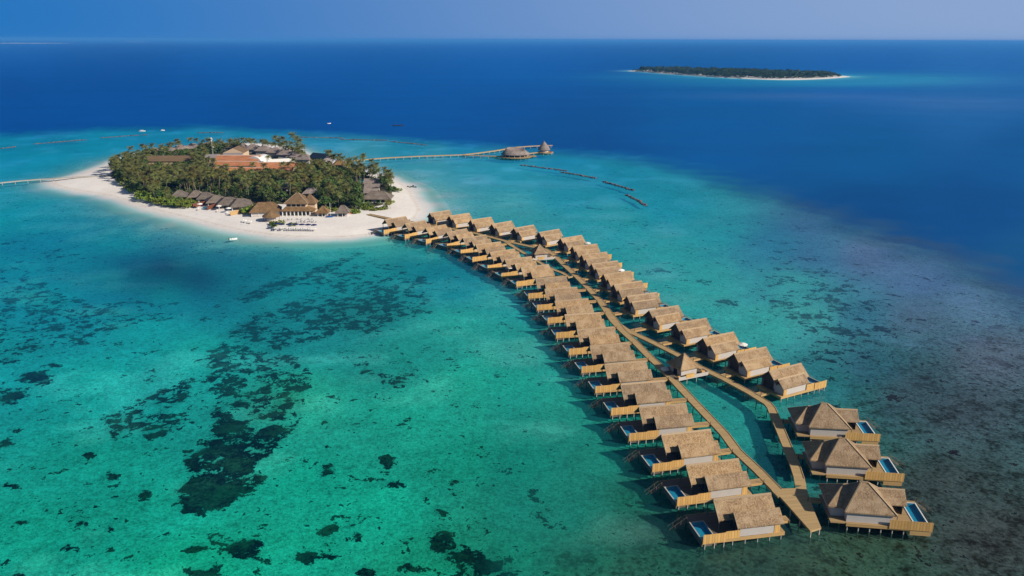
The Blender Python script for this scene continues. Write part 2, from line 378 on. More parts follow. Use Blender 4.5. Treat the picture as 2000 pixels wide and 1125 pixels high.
DEEP = [(0, 95, (0, 92, 168)), (0, 180, (0, 80, 153)), (200, 180, (0, 82, 155)), (500, 120, (0, 93, 168)), (500, 220, (0, 80, 150)), (1000, 120, (0, 96, 172)), (1000, 200, (0, 86, 156)),
        (1100, 270, (0, 82, 146)), (1400, 230, (0, 94, 158)), (1700, 310, (0, 94, 152)), (1700, 120, (22, 100, 172)), (1900, 120, (40, 110, 178)), (1900, 210, (36, 104, 166)),
        (1990, 300, (10, 92, 152)), (1900, 400, (4, 82, 142)), (1700, 400, (2, 80, 138)), (2000, 520, (24, 90, 140)), (2400, 500, (20, 85, 140)), (-500, 200, (0, 80, 150)), (2400, 150, (50, 115, 180))]
LAG = [(0, 300, (0, 132, 168)), (100, 262, (0, 118, 162)), (100, 310, (0, 138, 168)), (200, 300, (0, 140, 170)), (300, 265, (5, 126, 165)), (500, 265, (15, 130, 168)), (650, 280, (28, 142, 175)), (700, 300, (48, 160, 178)),
       (800, 290, (20, 140, 172)), (900, 290, (10, 130, 168)), (850, 320, (50, 160, 172)), (850, 350, (55, 162, 170)), (860, 385, (78, 172, 166)), (900, 335, (38, 155, 168)), (1000, 340, (28, 150, 165)), (1100, 310, (10, 128, 162)), (1100, 370, (22, 142, 160)),
       (1000, 400, (50, 160, 158)), (1200, 350, (8, 132, 158)), (1300, 400, (12, 132, 152)), (1200, 430, (30, 148, 150)), (1300, 500, (35, 148, 145)), (1400, 460, (28, 134, 145)), (1380, 560, (38, 146, 140)), (1500, 480, (38, 116, 138)), (1500, 560, (42, 130, 136)),
       (1600, 500, (48, 102, 124)), (1700, 500, (68, 99, 121)), (1600, 430, (52, 100, 128)), (1800, 540, (66, 103, 130)), (1800, 620, (66, 99, 117)), (1950, 600, (78, 114, 138)), (1950, 700, (76, 94, 112)), (1600, 620, (56, 144, 142)), (1500, 640, (44, 146, 138)), (1560, 560, (50, 140, 142)),
       (1680, 620, (44, 104, 120)), (1700, 720, (38, 88, 102)), (1620, 740, (32, 108, 112)), (1800, 760, (54, 80, 92)), (1900, 800, (58, 76, 88)), (1850, 950, (52, 67, 71)), (1950, 1050, (56, 66, 69)), (1700, 1080, (44, 72, 62)), (1600, 1110, (48, 74, 62)), (1450, 1100, (44, 76, 66)),
       (1300, 1050, (34, 86, 74)), (1250, 1100, (36, 92, 76)), (1150, 1080, (26, 104, 86)), (1100, 1000, (16, 112, 94)), (1010, 980, (14, 122, 102)), (1250, 950, (22, 100, 84)), (1400, 780, (28, 128, 118)), (1480, 830, (28, 128, 118)), (1540, 900, (24, 108, 104)),
       (1000, 560, (20, 130, 128)), (1050, 700, (26, 130, 117)), (1120, 800, (24, 130, 112)), (1180, 900, (18, 116, 98)), (900, 640, (28, 142, 128)), (900, 560, (4, 118, 122)), (800, 510, (4, 120, 124)), (860, 530, (2, 114, 120)), (850, 480, (18, 135, 130)), (1000, 750, (18, 142, 122)), (900, 750, (20, 142, 122)), (900, 900, (8, 134, 112)), (1000, 900, (10, 126, 106)),
       (800, 700, (16, 128, 116)), (800, 820, (14, 138, 118)), (700, 620, (14, 114, 112)), (560, 600, (8, 120, 122)), (620, 540, (0, 122, 124)), (450, 520, (0, 104, 122)), (330, 530, (0, 64, 90)), (260, 522, (0, 80, 106)), (400, 542, (0, 78, 104)), (300, 560, (0, 96, 116)), (385, 505, (0, 98, 116)), (200, 530, (0, 108, 126)), (500, 515, (0, 104, 116)), (560, 503, (0, 112, 120)), (150, 515, (0, 114, 132)), (430, 500, (0, 98, 114)), (480, 560, (0, 108, 116)), (420, 490, (0, 116, 128)), (250, 480, (0, 122, 138)), (230, 540, (0, 112, 128)), (330, 580, (2, 124, 132)),
       (120, 450, (0, 118, 146)), (60, 480, (0, 116, 142)), (20, 400, (0, 138, 164)), (20, 520, (0, 122, 144)), (100, 600, (2, 128, 138)), (300, 650, (4, 140, 138)), (500, 470, (0, 130, 134)), (600, 485, (0, 140, 138)), (680, 480, (5, 142, 138)), (700, 520, (10, 128, 128)), (750, 470, (40, 156, 142)),
       (20, 700, (2, 130, 132)), (200, 760, (4, 140, 132)), (200, 900, (4, 138, 122)), (100, 1050, (2, 134, 114)), (300, 1000, (4, 139, 119)), (400, 700, (12, 146, 136)), (600, 780, (24, 146, 124)), (600, 950, (4, 143, 120)), (600, 1080, (4, 138, 112)), (750, 1000, (4, 142, 117)), (850, 1100, (8, 134, 104)), (1000, 1080, (14, 122, 98)),
       (400, 1110, (2, 142, 112)), (-300, 600, (0, 130, 150)), (-300, 1000, (2, 140, 120)), (500, 1400, (2, 140, 110)), (1500, 1400, (46, 74, 64)), (2300, 900, (52, 70, 84)), (-300, 350, (0, 130, 165))]
EDGE = np.array([(-900, 302, 14), (0, 262, 9), (200, 251, 7), (400, 247, 6), (600, 259, 7), (800, 271, 8), (950, 283, 9), (1080, 291, 9), (1250, 312, 16), (1380, 343, 28), (1500, 382, 40),
                 (1620, 420, 48), (1750, 462, 58), (1850, 500, 66), (2000, 575, 80), (2400, 800, 90), (2900, 1000, 90)], float); EDGE[:, 2] *= np.interp(EDGE[:, 0], [1000, 1500], [1.0, 0.85])
# dark coral: px centre, radii, strength
CORAL = [(450, 820, 200, 140, .36), (60, 500, 120, 50, .32), (1640, 600, 150, 110, .4), (1480, 540, 160, 70, .22), (700, 1060, 250, 60, .25), (180, 980, 150, 90, .22), (640, 880, 160, 70, .2), (480, 770, 110, 50, .62), (600, 540, 120, 22, .55), 
         (175, 880, 20, 14, .8), (155, 1000, 26, 20, .8), (215, 1015, 20, 12, .8), (125, 1062, 28, 13, 1.1), (172, 1000, 16, 7, .9), (175, 1050, 12, 14, .8), (640, 912, 20, 14, 1.1), (757, 892, 16, 12, 1.1), (768, 937, 24, 9, 1.1), (640, 865, 14, 8, .7), (215, 918, 20, 9, 1.0), (280, 955, 16, 13, 1.0), (165, 935, 18, 9, .8), (175, 1000, 18, 6, 1), (50, 1010, 14, 5, .9), (95, 985, 14, 6, .8), (220, 960, 18, 8, .8), (120, 1065, 22, 10, 1), (130, 1080, 16, 5, .9), (70, 730, 36, 13, 1.2), (20, 770, 26, 16, 1.1), (105, 705, 16, 7, .9),
         (35, 1010, 10, 5, .8), (10, 860, 24, 9, .9), (5, 885, 12, 5, .8), (30, 830, 16, 6, .7), (15, 940, 25, 8, .9), (20, 695, 30, 9, 1.0), (100, 640, 90, 32, .62), (40, 600, 70, 40, .55), (200, 600, 80, 20, .55), (280, 585, 60, 12, .55), (60, 545, 60, 18, .6), (100, 490, 90, 22, .4), (300, 610, 60, 12, .5), (220, 665, 60, 10, .4),
         (480, 1068, 34, 20, 1.3), (500, 1052, 22, 10, 1), (400, 1108, 42, 12, 1.1), (425, 1095, 20, 8, .9), (596, 1075, 18, 13, 1.1), (640, 1078, 20, 9, .8), (715, 1106, 20, 11, 1.2), (650, 1020, 13, 7, .9), (700, 1038, 17, 10, .95), (685, 1016, 9, 5, .8), (862, 1045, 24, 26, 1.25), (900, 1072, 40, 20, 1.15), (940, 1095, 60, 26, 1.1), (860, 988, 16, 8, 1), (385, 1061, 22, 8, 1.1), (800, 1095, 30, 14, .7), (980, 1110, 50, 20, .8), (30, 1115, 22, 8, .9),
         (1420, 585, 22, 10, .8), (1380, 540, 30, 9, .5), (1290, 520, 50, 18, .5), (1320, 535, 30, 10, .5), (1600, 610, 40, 12, .8), (1560, 590, 40, 8, .7), (1650, 640, 60, 14, .8), (1590, 635, 50, 9, .8), (1620, 560, 60, 12, .6), (1680, 590, 70, 20, .6), (1560, 500, 60, 12, .5), (1450, 510, 50, 10, .45), (1530, 545, 50, 9, .5), (1650, 680, 60, 14, .6), (1720, 640, 70, 20, .5), (1590, 690, 50, 16, .55), (1480, 650, 50, 12, .3),
         (1400, 840, 40, 20, .5), (1040, 950, 30, 16, .55), (835, 962, 18, 8, .6), (1230, 470, 60, 14, .3), (1160, 400, 60, 10, .35), (1270, 430, 60, 10, .4), (1080, 395, 50, 8, .35), (800, 340, 60, 10, .3), (150, 290, 60, 6, .4), (60, 310, 60, 8, .35), (330, 300, 60, 6, .25), (700, 270, 60, 5, .3), (900, 315, 30, 4, .5), (930, 345, 60, 6, .3)]
REEF = [(1900, 950, 260, 260, 1.0), (1850, 720, 190, 130, .7), (1950, 600, 180, 120, .2), (1650, 1090, 260, 80, 1.0), (1350, 1090, 200, 60, .9), (1750, 520, 150, 60, .3), (1600, 430, 130, 40, .2), (1150, 1100, 140, 50, .7), (1250, 980, 70, 60, .55), (950, 1110, 80, 30, .5), (560, 790, 120, 60, .35), (1720, 780, 90, 70, .7), (2100, 800, 250, 400, 1.)]
CORAL_POLY = [(1.14, 20, [(343, 949), (361, 995), (398, 995), (434, 980), (460, 966), (518, 922), (482, 904), (522, 887), (566, 834), (531, 816), (496, 834), (443, 803), (425, 789), (403, 798), (412, 825), (398, 860), (367, 887), (372, 922)]),
         (0.74, 20, [(208, 812), (257, 781), (327, 745), (376, 736), (367, 772), (336, 798), (358, 816), (354, 834), (292, 851), (265, 834), (212, 851)]), (0.7, 20, [(460, 780), (530, 755), (600, 770), (612, 800), (580, 832), (540, 815), (490, 810)]),
         (0.62, 22, [(385, 740), (440, 690), (560, 680), (620, 720), (600, 760), (460, 772), (400, 765)]), (0.66, 20, [(385, 705), (430, 650), (490, 610), (560, 588), (680, 566), (760, 556), (810, 598), (700, 640), (600, 662), (500, 695), (420, 722)]),
         (0.8, 9, [(455, 574), (560, 535), (640, 505), (702, 480), (712, 488), (640, 522), (560, 556), (480, 584)]), (0.52, 25, [(640, 522), (760, 497), (860, 540), (830, 610), (720, 645), (640, 592), (600, 562)]), (0.52, 25, [(0, 560), (60, 520), (120, 560), (200, 596), (290, 586), (335, 602), (200, 655), (120, 680), (60, 690), (-40, 700)]),
         (0.42, 25, [(1480, 520), (1600, 500), (1700, 560), (1760, 640), (1720, 700), (1620, 700), (1560, 640), (1500, 600)]), (0.42, 20, [(690, 680), (800, 690), (850, 740), (780, 760), (700, 720)])]
GAIN = 1.02       # what a white horizontal surface renders at, so that a target tone can be turned into an albedo
SAND_A = 0.55

def idw(pts, x, y, soft=28.0):
    num = np.zeros(x.shape + (3,)); den = np.zeros(x.shape)
    for px, py, c in pts:
        d2 = (x - px) ** 2 + ((y - py) * 1.7) ** 2; w = 1 / (d2 + soft * soft) ** 1.7
        num += w[..., None] * lin(c); den += w
    return num / den[..., None]

def sea_fields(P):
    """Water colour, scattering share, coral and reef cover for points of the sea (n,3)."""
    x, y, dep = to_px(P)
    wx, wy = P[:, 0], P[:, 1]
    n1 = fbm(wx / 45, wy / 45, 3) - 0.5; n2 = fbm(wx / 14, wy / 14, 9, 3) - 0.5
    xs, ys = x + n1 * 30, y + n1 * np.clip((y - 200) / 14, 0, 40)
    beh = dep < 5
    xs = np.where(beh, 1000, np.clip(xs, -1200, 3200)); ys = np.where(beh, 1500, np.clip(ys, 60, 1600))
    cl, cd = idw(LAG, xs, ys), idw(DEEP, xs, ys, 40) * np.array([0.5, 0.84, 0.95])
    cl = cl * np.array([1.08, 1.03, 1.17]) + np.array([0.003, 0, 0]); cl[:, 2] *= 1 + 0.12 * sstep(760, 950, xs) * (1 - sstep(480, 640, ys))
    ye = np.interp(xs, EDGE[:, 0], EDGE[:, 1]); we = np.interp(xs, EDGE[:, 0], EDGE[:, 2])
    t = sstep(-1, 1, (ys + n2 * we * 1.2 - ye) / we)
    C = cd * (1 - t[:, None]) + cl * t[:, None]
    # shallows round the far islet and the pale currents behind it
    def ell(cx, cy, rx, ry): return np.exp(-((x - cx) / rx) ** 2 - ((y - cy) / ry) ** 2)
    k = np.clip(ell(1450, 150, 230, 8) + 1.0 * ell(1740, 155, 190, 11) + 0.6 * ell(1560, 163, 260, 9), 0, 1)
    C = C * (1 - k[:, None] * 0.75) + lin((38, 140, 178)) * k[:, None] * 0.75
    k = np.clip(ell(1650, 188, 260, 8) + ell(1880, 205, 200, 14) + 0.5 * ell(1900, 160, 160, 12), 0, 1) * 0.3 * fbm(wx / 400, wy / 90, 5) * 2
    C = C * (1 - k[:, None]) + lin((70, 120, 180)) * k[:, None]
    s = (1 - t) * 1.0 + t * np.interp(ys, [280, 420, 600, 750, 900], [0.6, 0.46, 0.32, 0.10, 0.035])
    s = np.maximum(s, 0.30 * t * sstep(900, 1010, xs) * sstep(395, 440, ys) * (1 - sstep(1560, 1680, xs)))
    hole = np.exp(-((x - 340) / 150) ** 2 - ((y - 535) / 45) ** 2); s = np.clip(s + hole * 0.4, 0, 1); C = C * (1 - 0.26 * hole[:, None])
    coral = np.zeros(len(P)); reef = np.zeros(len(P))
    for cx, cy, rx, ry, a in CORAL: coral = np.maximum(coral, a * np.exp(-(((x - cx) / rx) ** 2 + ((y - cy) / ry) ** 2) * 0.9))
    wxp, wyp = x + n2 * 26, y + n1 * 14
    for a, soft, pl_ in CORAL_POLY:
        pl_ = np.array(pl_, float) * np.array([1, 1.6]); m = (wxp > pl_[:, 0].min() - 60) & (wxp < pl_[:, 0].max() + 60) & (wyp * 1.6 > pl_[:, 1].min() - 60) & (wyp * 1.6 < pl_[:, 1].max() + 60)
        if m.any():
            dd = dist_poly(pl_, wxp[m], wyp[m] * 1.6); dd = np.where(inside(pl_, wxp[m], wyp[m] * 1.6), dd, -dd); coral[m] = np.maximum(coral[m], a * sstep(-soft, soft * 0.7, dd))
    for cx, cy, rx, ry, a in REEF: reef = np.maximum(reef, a * np.exp(-(((x - cx) / rx) ** 2 + ((y - cy) / ry) ** 2) * 0.9))
    base = t * 0.13 * (0.4 + 1.2 * fbm(wx / 70, wy / 70, 61)); coral = np.maximum(coral * (1 + 0.5 * n1), base)
    # towards the beach: thinner and thinner water over pale sand
    near = (np.abs(wx + 190) < 330) & (np.abs(wy - 560) < 330)
    d = np.full(len(P), 1e3)
    if near.any():
        dd = dist_poly(SHORE, wx[near], wy[near]); ins = inside(SHORE, wx[near], wy[near]); d[near] = np.where(ins, 0, dd)
    wid = 9 + 9 * (fbm(wx / 30, wy / 30, 21) - 0.3) + 10 * np.exp(-((x - 820) / 25) ** 2 - ((y - 415) / 22) ** 2) + 9 * np.exp(-((x - 470) / 160) ** 2 - ((y - 440) / 40) ** 2)
    f1 = np.exp(-d / np.maximum(wid, 4)); f0 = np.exp(-d / 4.0)
    C = C * (1 - f1[:, None] * 0.8) + lin((150, 198, 188)) * f1[:, None] * 0.8
    C = C * (1 - f0[:, None]) + lin((222, 214, 200)) * f0[:, None]
    s = s * (1 - f1) ; coral *= 1 - f1; reef *= 1 - f1
    d2 = np.full(len(P), 1e4); m = (wy > 1900) & (wy < 3400) & (wx > 0) & (wx < 1500)
    if m.any(): d2[m] = np.where(inside(ISLET, wx[m], wy[m]), 0, dist_poly(ISLET, wx[m], wy[m]))
    f2 = np.exp(-d2 / 25) * 0.85; C = C * (1 - f2[:, None]) + lin((120, 195, 200)) * f2[:, None]
    vr = t * (1 - f1); pale = sstep(0.54, 0.72, fbm(wx / 22 + 5, wy / 16, 83)) * vr * (1 - sstep(1250, 1500, xs)) * (1 - np.clip(reef, 0, 1))
    C = C * (1 + (n1 * (0.12 + 0.26 * vr) + n2 * (0.08 + 0.22 * vr))[:, None]) * (1 + pale[:, None] * np.array([0.9, 0.22, 0.22])) + pale[:, None] * 0.006
    return np.clip(C / GAIN, 0.0005, 0.9), np.clip(s, 0.0, 1), coral, reef

def polar(radii, angs):
    A, R = np.meshgrid(np.radians(angs), radii)
    return np.stack([R * np.sin(A), R * np.cos(A), np.zeros_like(R)], -1)

radii = [1.0, 40, 70, 95]
r = 110.0
while r < 3600: radii.append(r); r += max(0.45, 3.0 * r * r / (FPX * CAM_H)) if r < 900 else r * 0.02
while r < 60000: radii.append(r); r *= 1.12
radii.append(60000)
angs = np.concatenate([np.arange(-180, -48, 6), np.arange(-48, 48, 0.22), np.arange(48, 180.1, 6)])
angs[-1] = 180
GP = polar(np.array(radii), angs)
flat = GP.reshape(-1, 3)
Cw, Sw, CO, RE = sea_fields(flat)

def water_material():
    m, N, Lk, P = mat_new("sea water"); N.remove(P)
    a = N.new("ShaderNodeAttribute"); a.attribute_name = "body"; t = N.new("ShaderNodeAttribute"); t.attribute_name = "tint"; s = N.new("ShaderNodeAttribute"); s.attribute_name = "scatter"
    g = coord(N, Lk, "Object"); g2 = coord(N, Lk, "Object", (1.0, 0.45, 1), 0.5)
    w1 = noise_n(N, Lk, g, 0.55, 4, 0.6); w2 = noise_n(N, Lk, g2, 0.08, 3, 0.6)
    h = math_n(N, Lk, 'ADD', w1, math_n(N, Lk, 'MULTIPLY', w2, 2.0))
    b = N.new("ShaderNodeBump"); b.inputs["Strength"].default_value = 0.22; b.inputs["Distance"].default_value = 0.35; Lk.new(h, b.inputs["Height"])
    # wind streaks change how much sky the surface mirrors
    streak = noise_n(N, Lk, coord(N, Lk, "Object", (0.25, 1, 1), 0.25), 0.006, 4, 0.6)
    body = mix_rgb(N, Lk, mr(N, Lk, math_n(N, Lk, 'ADD', math_n(N, Lk, 'MULTIPLY', streak, 0.6), math_n(N, Lk, 'MULTIPLY', w1, 0.4)), 0.35, 0.65, 0.35, 0.65), (0.72, 0.74, 0.78), (1.28, 1.26, 1.22))  # light mottling of ripples and streaks, put into the body colour
    body = mix_rgb(N, Lk, 1.0, a.outputs["Color"], body, 'MULTIPLY')
    df = N.new("ShaderNodeBsdfDiffuse"); Lk.new(body, df.inputs[0]); tr = N.new("ShaderNodeBsdfTransparent"); Lk.new(t.outputs["Color"], tr.inputs[0])
    m1 = N.new("ShaderNodeMixShader"); Lk.new(s.outputs["Fac"], m1.inputs[0]); Lk.new(tr.outputs[0], m1.inputs[1]); Lk.new(df.outputs[0], m1.inputs[2])
    gl = N.new("ShaderNodeBsdfGlossy"); gl.inputs["Roughness"].default_value = 0.14; Lk.new(b.outputs[0], gl.inputs["Normal"])
    fr = N.new("ShaderNodeFresnel"); fr.inputs[0].default_value = 1.33; Lk.new(b.outputs[0], fr.inputs["Normal"])
    k = math_n(N, Lk, 'MULTIPLY', fr.outputs[0], mr(N, Lk, streak, 0.35, 0.7, 0.22, 0.42)); k = math_n(N, Lk, 'MINIMUM', k, 0.04)
    m2 = N.new("ShaderNodeMixShader"); Lk.new(k, m2.inputs[0]); Lk.new(m1.outputs[0], m2.inputs[1]); Lk.new(gl.outputs[0], m2.inputs[2])
    Lk.new(m2.outputs[0], N["Material Output"].inputs[0])
    return m

def seabed_material():
    m, N, Lk, P = mat_new("seabed sand and coral")
    co = N.new("ShaderNodeAttribute"); co.attribute_name = "coral"; re = N.new("ShaderNodeAttribute"); re.attribute_name = "reef"
    g = coord(N, Lk, "Object"); n_big = noise_n(N, Lk, g, 0.09, 5, 0.62, 0.3); n_mid = noise_n(N, Lk, g, 0.32, 5, 0.65, 0.4); n_fine = noise_n(N, Lk, g, 1.1, 4, 0.7)
    n_glint = noise_n(N, Lk, g, 3.0, 3, 0.7)  # fine flecks standing in for water glints, put into the sand colour
    mott = math_n(N, Lk, 'ADD', math_n(N, Lk, 'MULTIPLY', n_mid, 0.28), math_n(N, Lk, 'ADD', math_n(N, Lk, 'MULTIPLY', n_fine, 0.37), math_n(N, Lk, 'MULTIPLY', n_glint, 0.35)))  # sand mottling, doubling as light broken up by the ripples
    sand = mix_rgb(N, Lk, mr(N, Lk, mott, 0.40, 0.60), (0.26, 0.26, 0.23), (0.86, 0.82, 0.74))
    # rubble and algae of the reef flat
    v = N.new("ShaderNodeTexVoronoi"); v.inputs["Scale"].default_value = 0.5; Lk.new(g, v.inputs["Vector"])
    mot2 = math_n(N, Lk, 'ADD', math_n(N, Lk, 'MULTIPLY', n_big, 0.28), math_n(N, Lk, 'ADD', math_n(N, Lk, 'MULTIPLY', n_mid, 0.36), math_n(N, Lk, 'MULTIPLY', n_fine, 0.36)))
    rf = mix_rgb(N, Lk, mr(N, Lk, mot2, 0.43, 0.62), (0.12, 0.10, 0.055), (0.82, 0.92, 0.74))
    rmask = mr(N, Lk, math_n(N, Lk, 'ADD', re.outputs["Fac"], math_n(N, Lk, 'MULTIPLY', math_n(N, Lk, 'SUBTRACT', n_big, 0.5), 1.2)), 0.25, 0.6)
    c = mix_rgb(N, Lk, rmask, sand, rf)
    # coral heads: where the cover is thick enough the noise breaks through in dark islands
    v2 = N.new("ShaderNodeTexVoronoi"); v2.inputs["Scale"].default_value = 0.22; v2.feature = 'SMOOTH_F1'; Lk.new(g, v2.inputs["Vector"])
    nn = math_n(N, Lk, 'ADD', math_n(N, Lk, 'MULTIPLY', math_n(N, Lk, 'SUBTRACT', n_mid, 0.5), 3.4), math_n(N, Lk, 'ADD', math_n(N, Lk, 'MULTIPLY', math_n(N, Lk, 'SUBTRACT', n_big, 0.5), 1.9), math_n(N, Lk, 'MULTIPLY', math_n(N, Lk, 'SUBTRACT', 0.42, v2.outputs["Distance"]), 0.35)))
    nn = math_n(N, Lk, 'ADD', nn, math_n(N, Lk, 'MULTIPLY', math_n(N, Lk, 'SUBTRACT', n_fine, 0.5), 1.7))
    cm = mr(N, Lk, math_n(N, Lk, 'ADD', co.outputs["Fac"], nn), 0.58, 0.72)
    cc = mix_rgb(N, Lk, mr(N, Lk, math_n(N, Lk, 'ADD', math_n(N, Lk, 'MULTIPLY', n_fine, .5), math_n(N, Lk, 'MULTIPLY', n_big, .5)), 0.46, 0.62), (0.007, 0.009, 0.026), (0.20, 0.10, 0.075))
    c = mix_rgb(N, Lk, cm, c, cc)
    Lk.new(c, P.inputs["Base Color"]); P.inputs["Roughness"].default_value = 1; P.inputs["Specular IOR Level"].default_value = 0
    return m

wme = grid_mesh("sea", GP); W1 = np.maximum(1 - Sw, 0.02)
tint = np.sqrt(np.clip(1.30 * (1 - 0.08 * np.clip(RE, 0, 1))[:, None] * Cw / (SAND_A * W1[:, None]), 0, 1))
attr(wme, "body", Cw * (np.array([0.75, 0.86, 1.15]) * (1 - Sw[:, None]) + Sw[:, None])); attr(wme, "tint", tint); attr(wme, "scatter", Sw)
sea = tag(new_obj("sea_water", wme, None, water_material()), kind="structure")
BP = GP.copy(); SB = Sw.reshape(GP.shape[:2])
REm = RE.reshape(SB.shape)
sb_n = fbm(flat[:, 0] / 6, flat[:, 1] / 6, 31).reshape(SB.shape)
BP[..., 2] = -(1.7 + 5.0 * np.clip(SB - 0.3, 0, 1)) + np.clip(CO, 0, 1).reshape(SB.shape) * 0.5 * sb_n + 0.2 * sb_n
keep = np.array(radii) < 2600
bme = grid_mesh("seabed", BP[keep]); nk = keep.sum() * len(angs)
attr(bme, "coral", CO[:nk]); attr(bme, "reef", RE[:nk])
tag(new_obj("seabed", bme, None, seabed_material()), kind="structure")

# ------------------------------------------------------------------ sand of the islands
def sand_mat():
    m, N, Lk, P = mat_new("coral sand"); g = coord(N, Lk, "Object"); n1 = noise_n(N, Lk, g, 0.05, 4, 0.6); n2 = noise_n(N, Lk, g, 0.6, 4, 0.6)
    k = math_n(N, Lk, 'ADD', math_n(N, Lk, 'MULTIPLY', n1, 0.55), math_n(N, Lk, 'MULTIPLY', n2, 0.45))
    c = mix_rgb(N, Lk, mr(N, Lk, k, 0.32, 0.68), (0.70, 0.645, 0.60), (0.84, 0.80, 0.755))
    w = N.new("ShaderNodeAttribute"); w.attribute_name = "wet"; ww = mr(N, Lk, math_n(N, Lk, 'ADD', w.outputs["Fac"], math_n(N, Lk, 'MULTIPLY', math_n(N, Lk, 'SUBTRACT', n2, 0.5), 0.6)), 0.3, 0.9)
    c = mix_rgb(N, Lk, ww, c, (0.60, 0.52, 0.44))
    wr = N.new("ShaderNodeAttribute"); wr.attribute_name = "wrack"; cm = mr(N, Lk, math_n(N, Lk, 'ADD', wr.outputs["Fac"], math_n(N, Lk, 'MULTIPLY', math_n(N, Lk, 'SUBTRACT', n2, 0.5), 1.6)), 0.75, 1.05)
    c = mix_rgb(N, Lk, math_n(N, Lk, 'MULTIPLY', cm, 0.6), c, (0.25, 0.21, 0.18))
    Lk.new(c, P.inputs["Base Color"]); P.inputs["Roughness"].default_value = 0.95; P.inputs["Specular IOR Level"].default_value = 0.1
    b = N.new("ShaderNodeBump"); b.inputs["Strength"].default_value = 0.5; b.inputs["Distance"].default_value = 0.15; Lk.new(n2, b.inputs["Height"]); Lk.new(b.outputs[0], P.inputs["Normal"])
    return m
SAND = sand_mat()

def sand_height(d):
    return np.interp(d, [-40, -26, -17, -4, 0, 5, 14, 30, 200], [-6.0, -4.2, -1.2, -0.22, 0.0, 0.45, 1.15, 1.55, 1.6])

def island_mesh(name, poly, step, margin):
    lo, hi = poly.min(0) - margin, poly.max(0) + margin
    nx, ny = int((hi[0] - lo[0]) / step) + 1, int((hi[1] - lo[1]) / step) + 1
    X, Y = np.meshgrid(np.linspace(lo[0], hi[0], nx), np.linspace(lo[1], hi[1], ny)); x, y = X.ravel(), Y.ravel()
    d = dist_poly(poly, x, y); d = np.where(inside(poly, x, y), d, -d)
    z = sand_height(d) + np.where(d > 2, 0.12 * (fbm(x / 9, y / 9, 41) - 0.5) * np.clip(d / 10, 0, 1), 0)
    ok = (d.reshape(X.shape) > -24); okf = ok[:-1, :-1] & ok[1:, :-1] & ok[:-1, 1:] & ok[1:, 1:]
    me = grid_mesh(name, np.stack([X, Y, z.reshape(X.shape)], -1), okf)
    px, py, _ = to_px(np.stack([x, y, z], -1))
    attr(me, "wet", np.where(d < 0, np.clip(np.exp(-np.abs(d) / 2.2) + (-d - 5) / 9, 0, 1), np.exp(-np.abs(d) / 2.2))); wrk = np.exp(-((d - 7 - 3 * (fbm(x / 25, y / 25, 51) - .5)) / 0.9) ** 2) * ((px > 240) & (px < 520) & (py > 380)); attr(me, "wrack", wrk)
    return me
tag(new_obj("beach", island_mesh("beach", SHORE, 1.6, 26), None, SAND), kind="structure")
tag(new_obj("islet_beach", island_mesh("islet_beach", ISLET, 6.0, 30), None, SAND), kind="structure")
GZ = 1.6

VEG_PX = [(216, 346), (236, 352), (252, 366), (275, 380), (300, 390), (330, 396), (345, 399), (372, 394), (410, 390), (450, 396), (500, 402), (520, 398), (560, 399), (600, 404), (640, 411),
          (660, 408), (690, 411), (712, 408), (745, 400), (764, 386), (766, 372), (756, 358), (735, 348), (716, 343), (706, 336), (690, 331), (655, 326), (600, 311), (560, 300), (480, 290), (420, 293), (350, 299), (300, 305), (255, 316), (225, 330)]
VEG = np.array([at(x, y, GZ)[:2] for x, y in VEG_PX])
fl = MB(); fl.prism_z([tuple(p) for p in VEG], GZ - 0.3, GZ + 0.13); tag(fl.build("forest_ground", SOIL), kind="structure")
print("setting done")
# ------------------------------------------------------------------ water villas
WT = 1.9          # deck level above the sea

def boards(mb, x0, x1, y, z0, z1, pitch=0.31, th=0.05):
    n = max(1, round((x1 - x0) / pitch)); p = (x1 - x0) / n
    for i in range(n):
        mb.box(x0 + i * p + 0.012, x0 + (i + 1) * p - 0.012, y - th / 2, y + th / 2, z0, z1 + 0.02 * math.sin(i * 7.3))
    mb.box(x0, x1, y + th / 2 + .002, y + th / 2 + 0.08, z0 + 0.15, z0 + 0.27); mb.box(x0, x1, y + th / 2 + .002, y + th / 2 + 0.08, z1 - 0.3, z1 - 0.18)

PILE_ME = {}
def stilt(parent, x, y, ztop, sx=1, mat=PILE, r=0.13, zb=-2.4, name="stilt"):
    key = (round(ztop, 2), r, zb, mat.name)
    if key not in PILE_ME:
        me = MB().tube([(0, 0, zb), (0, 0, ztop)], r, 8).mesh(name); me.materials.append(mat); PILE_ME[key] = me
    o = bpy.data.objects.new(name, PILE_ME[key]); COL.objects.link(o); o.location = (x * sx, y, 0); o.parent = parent
    return o

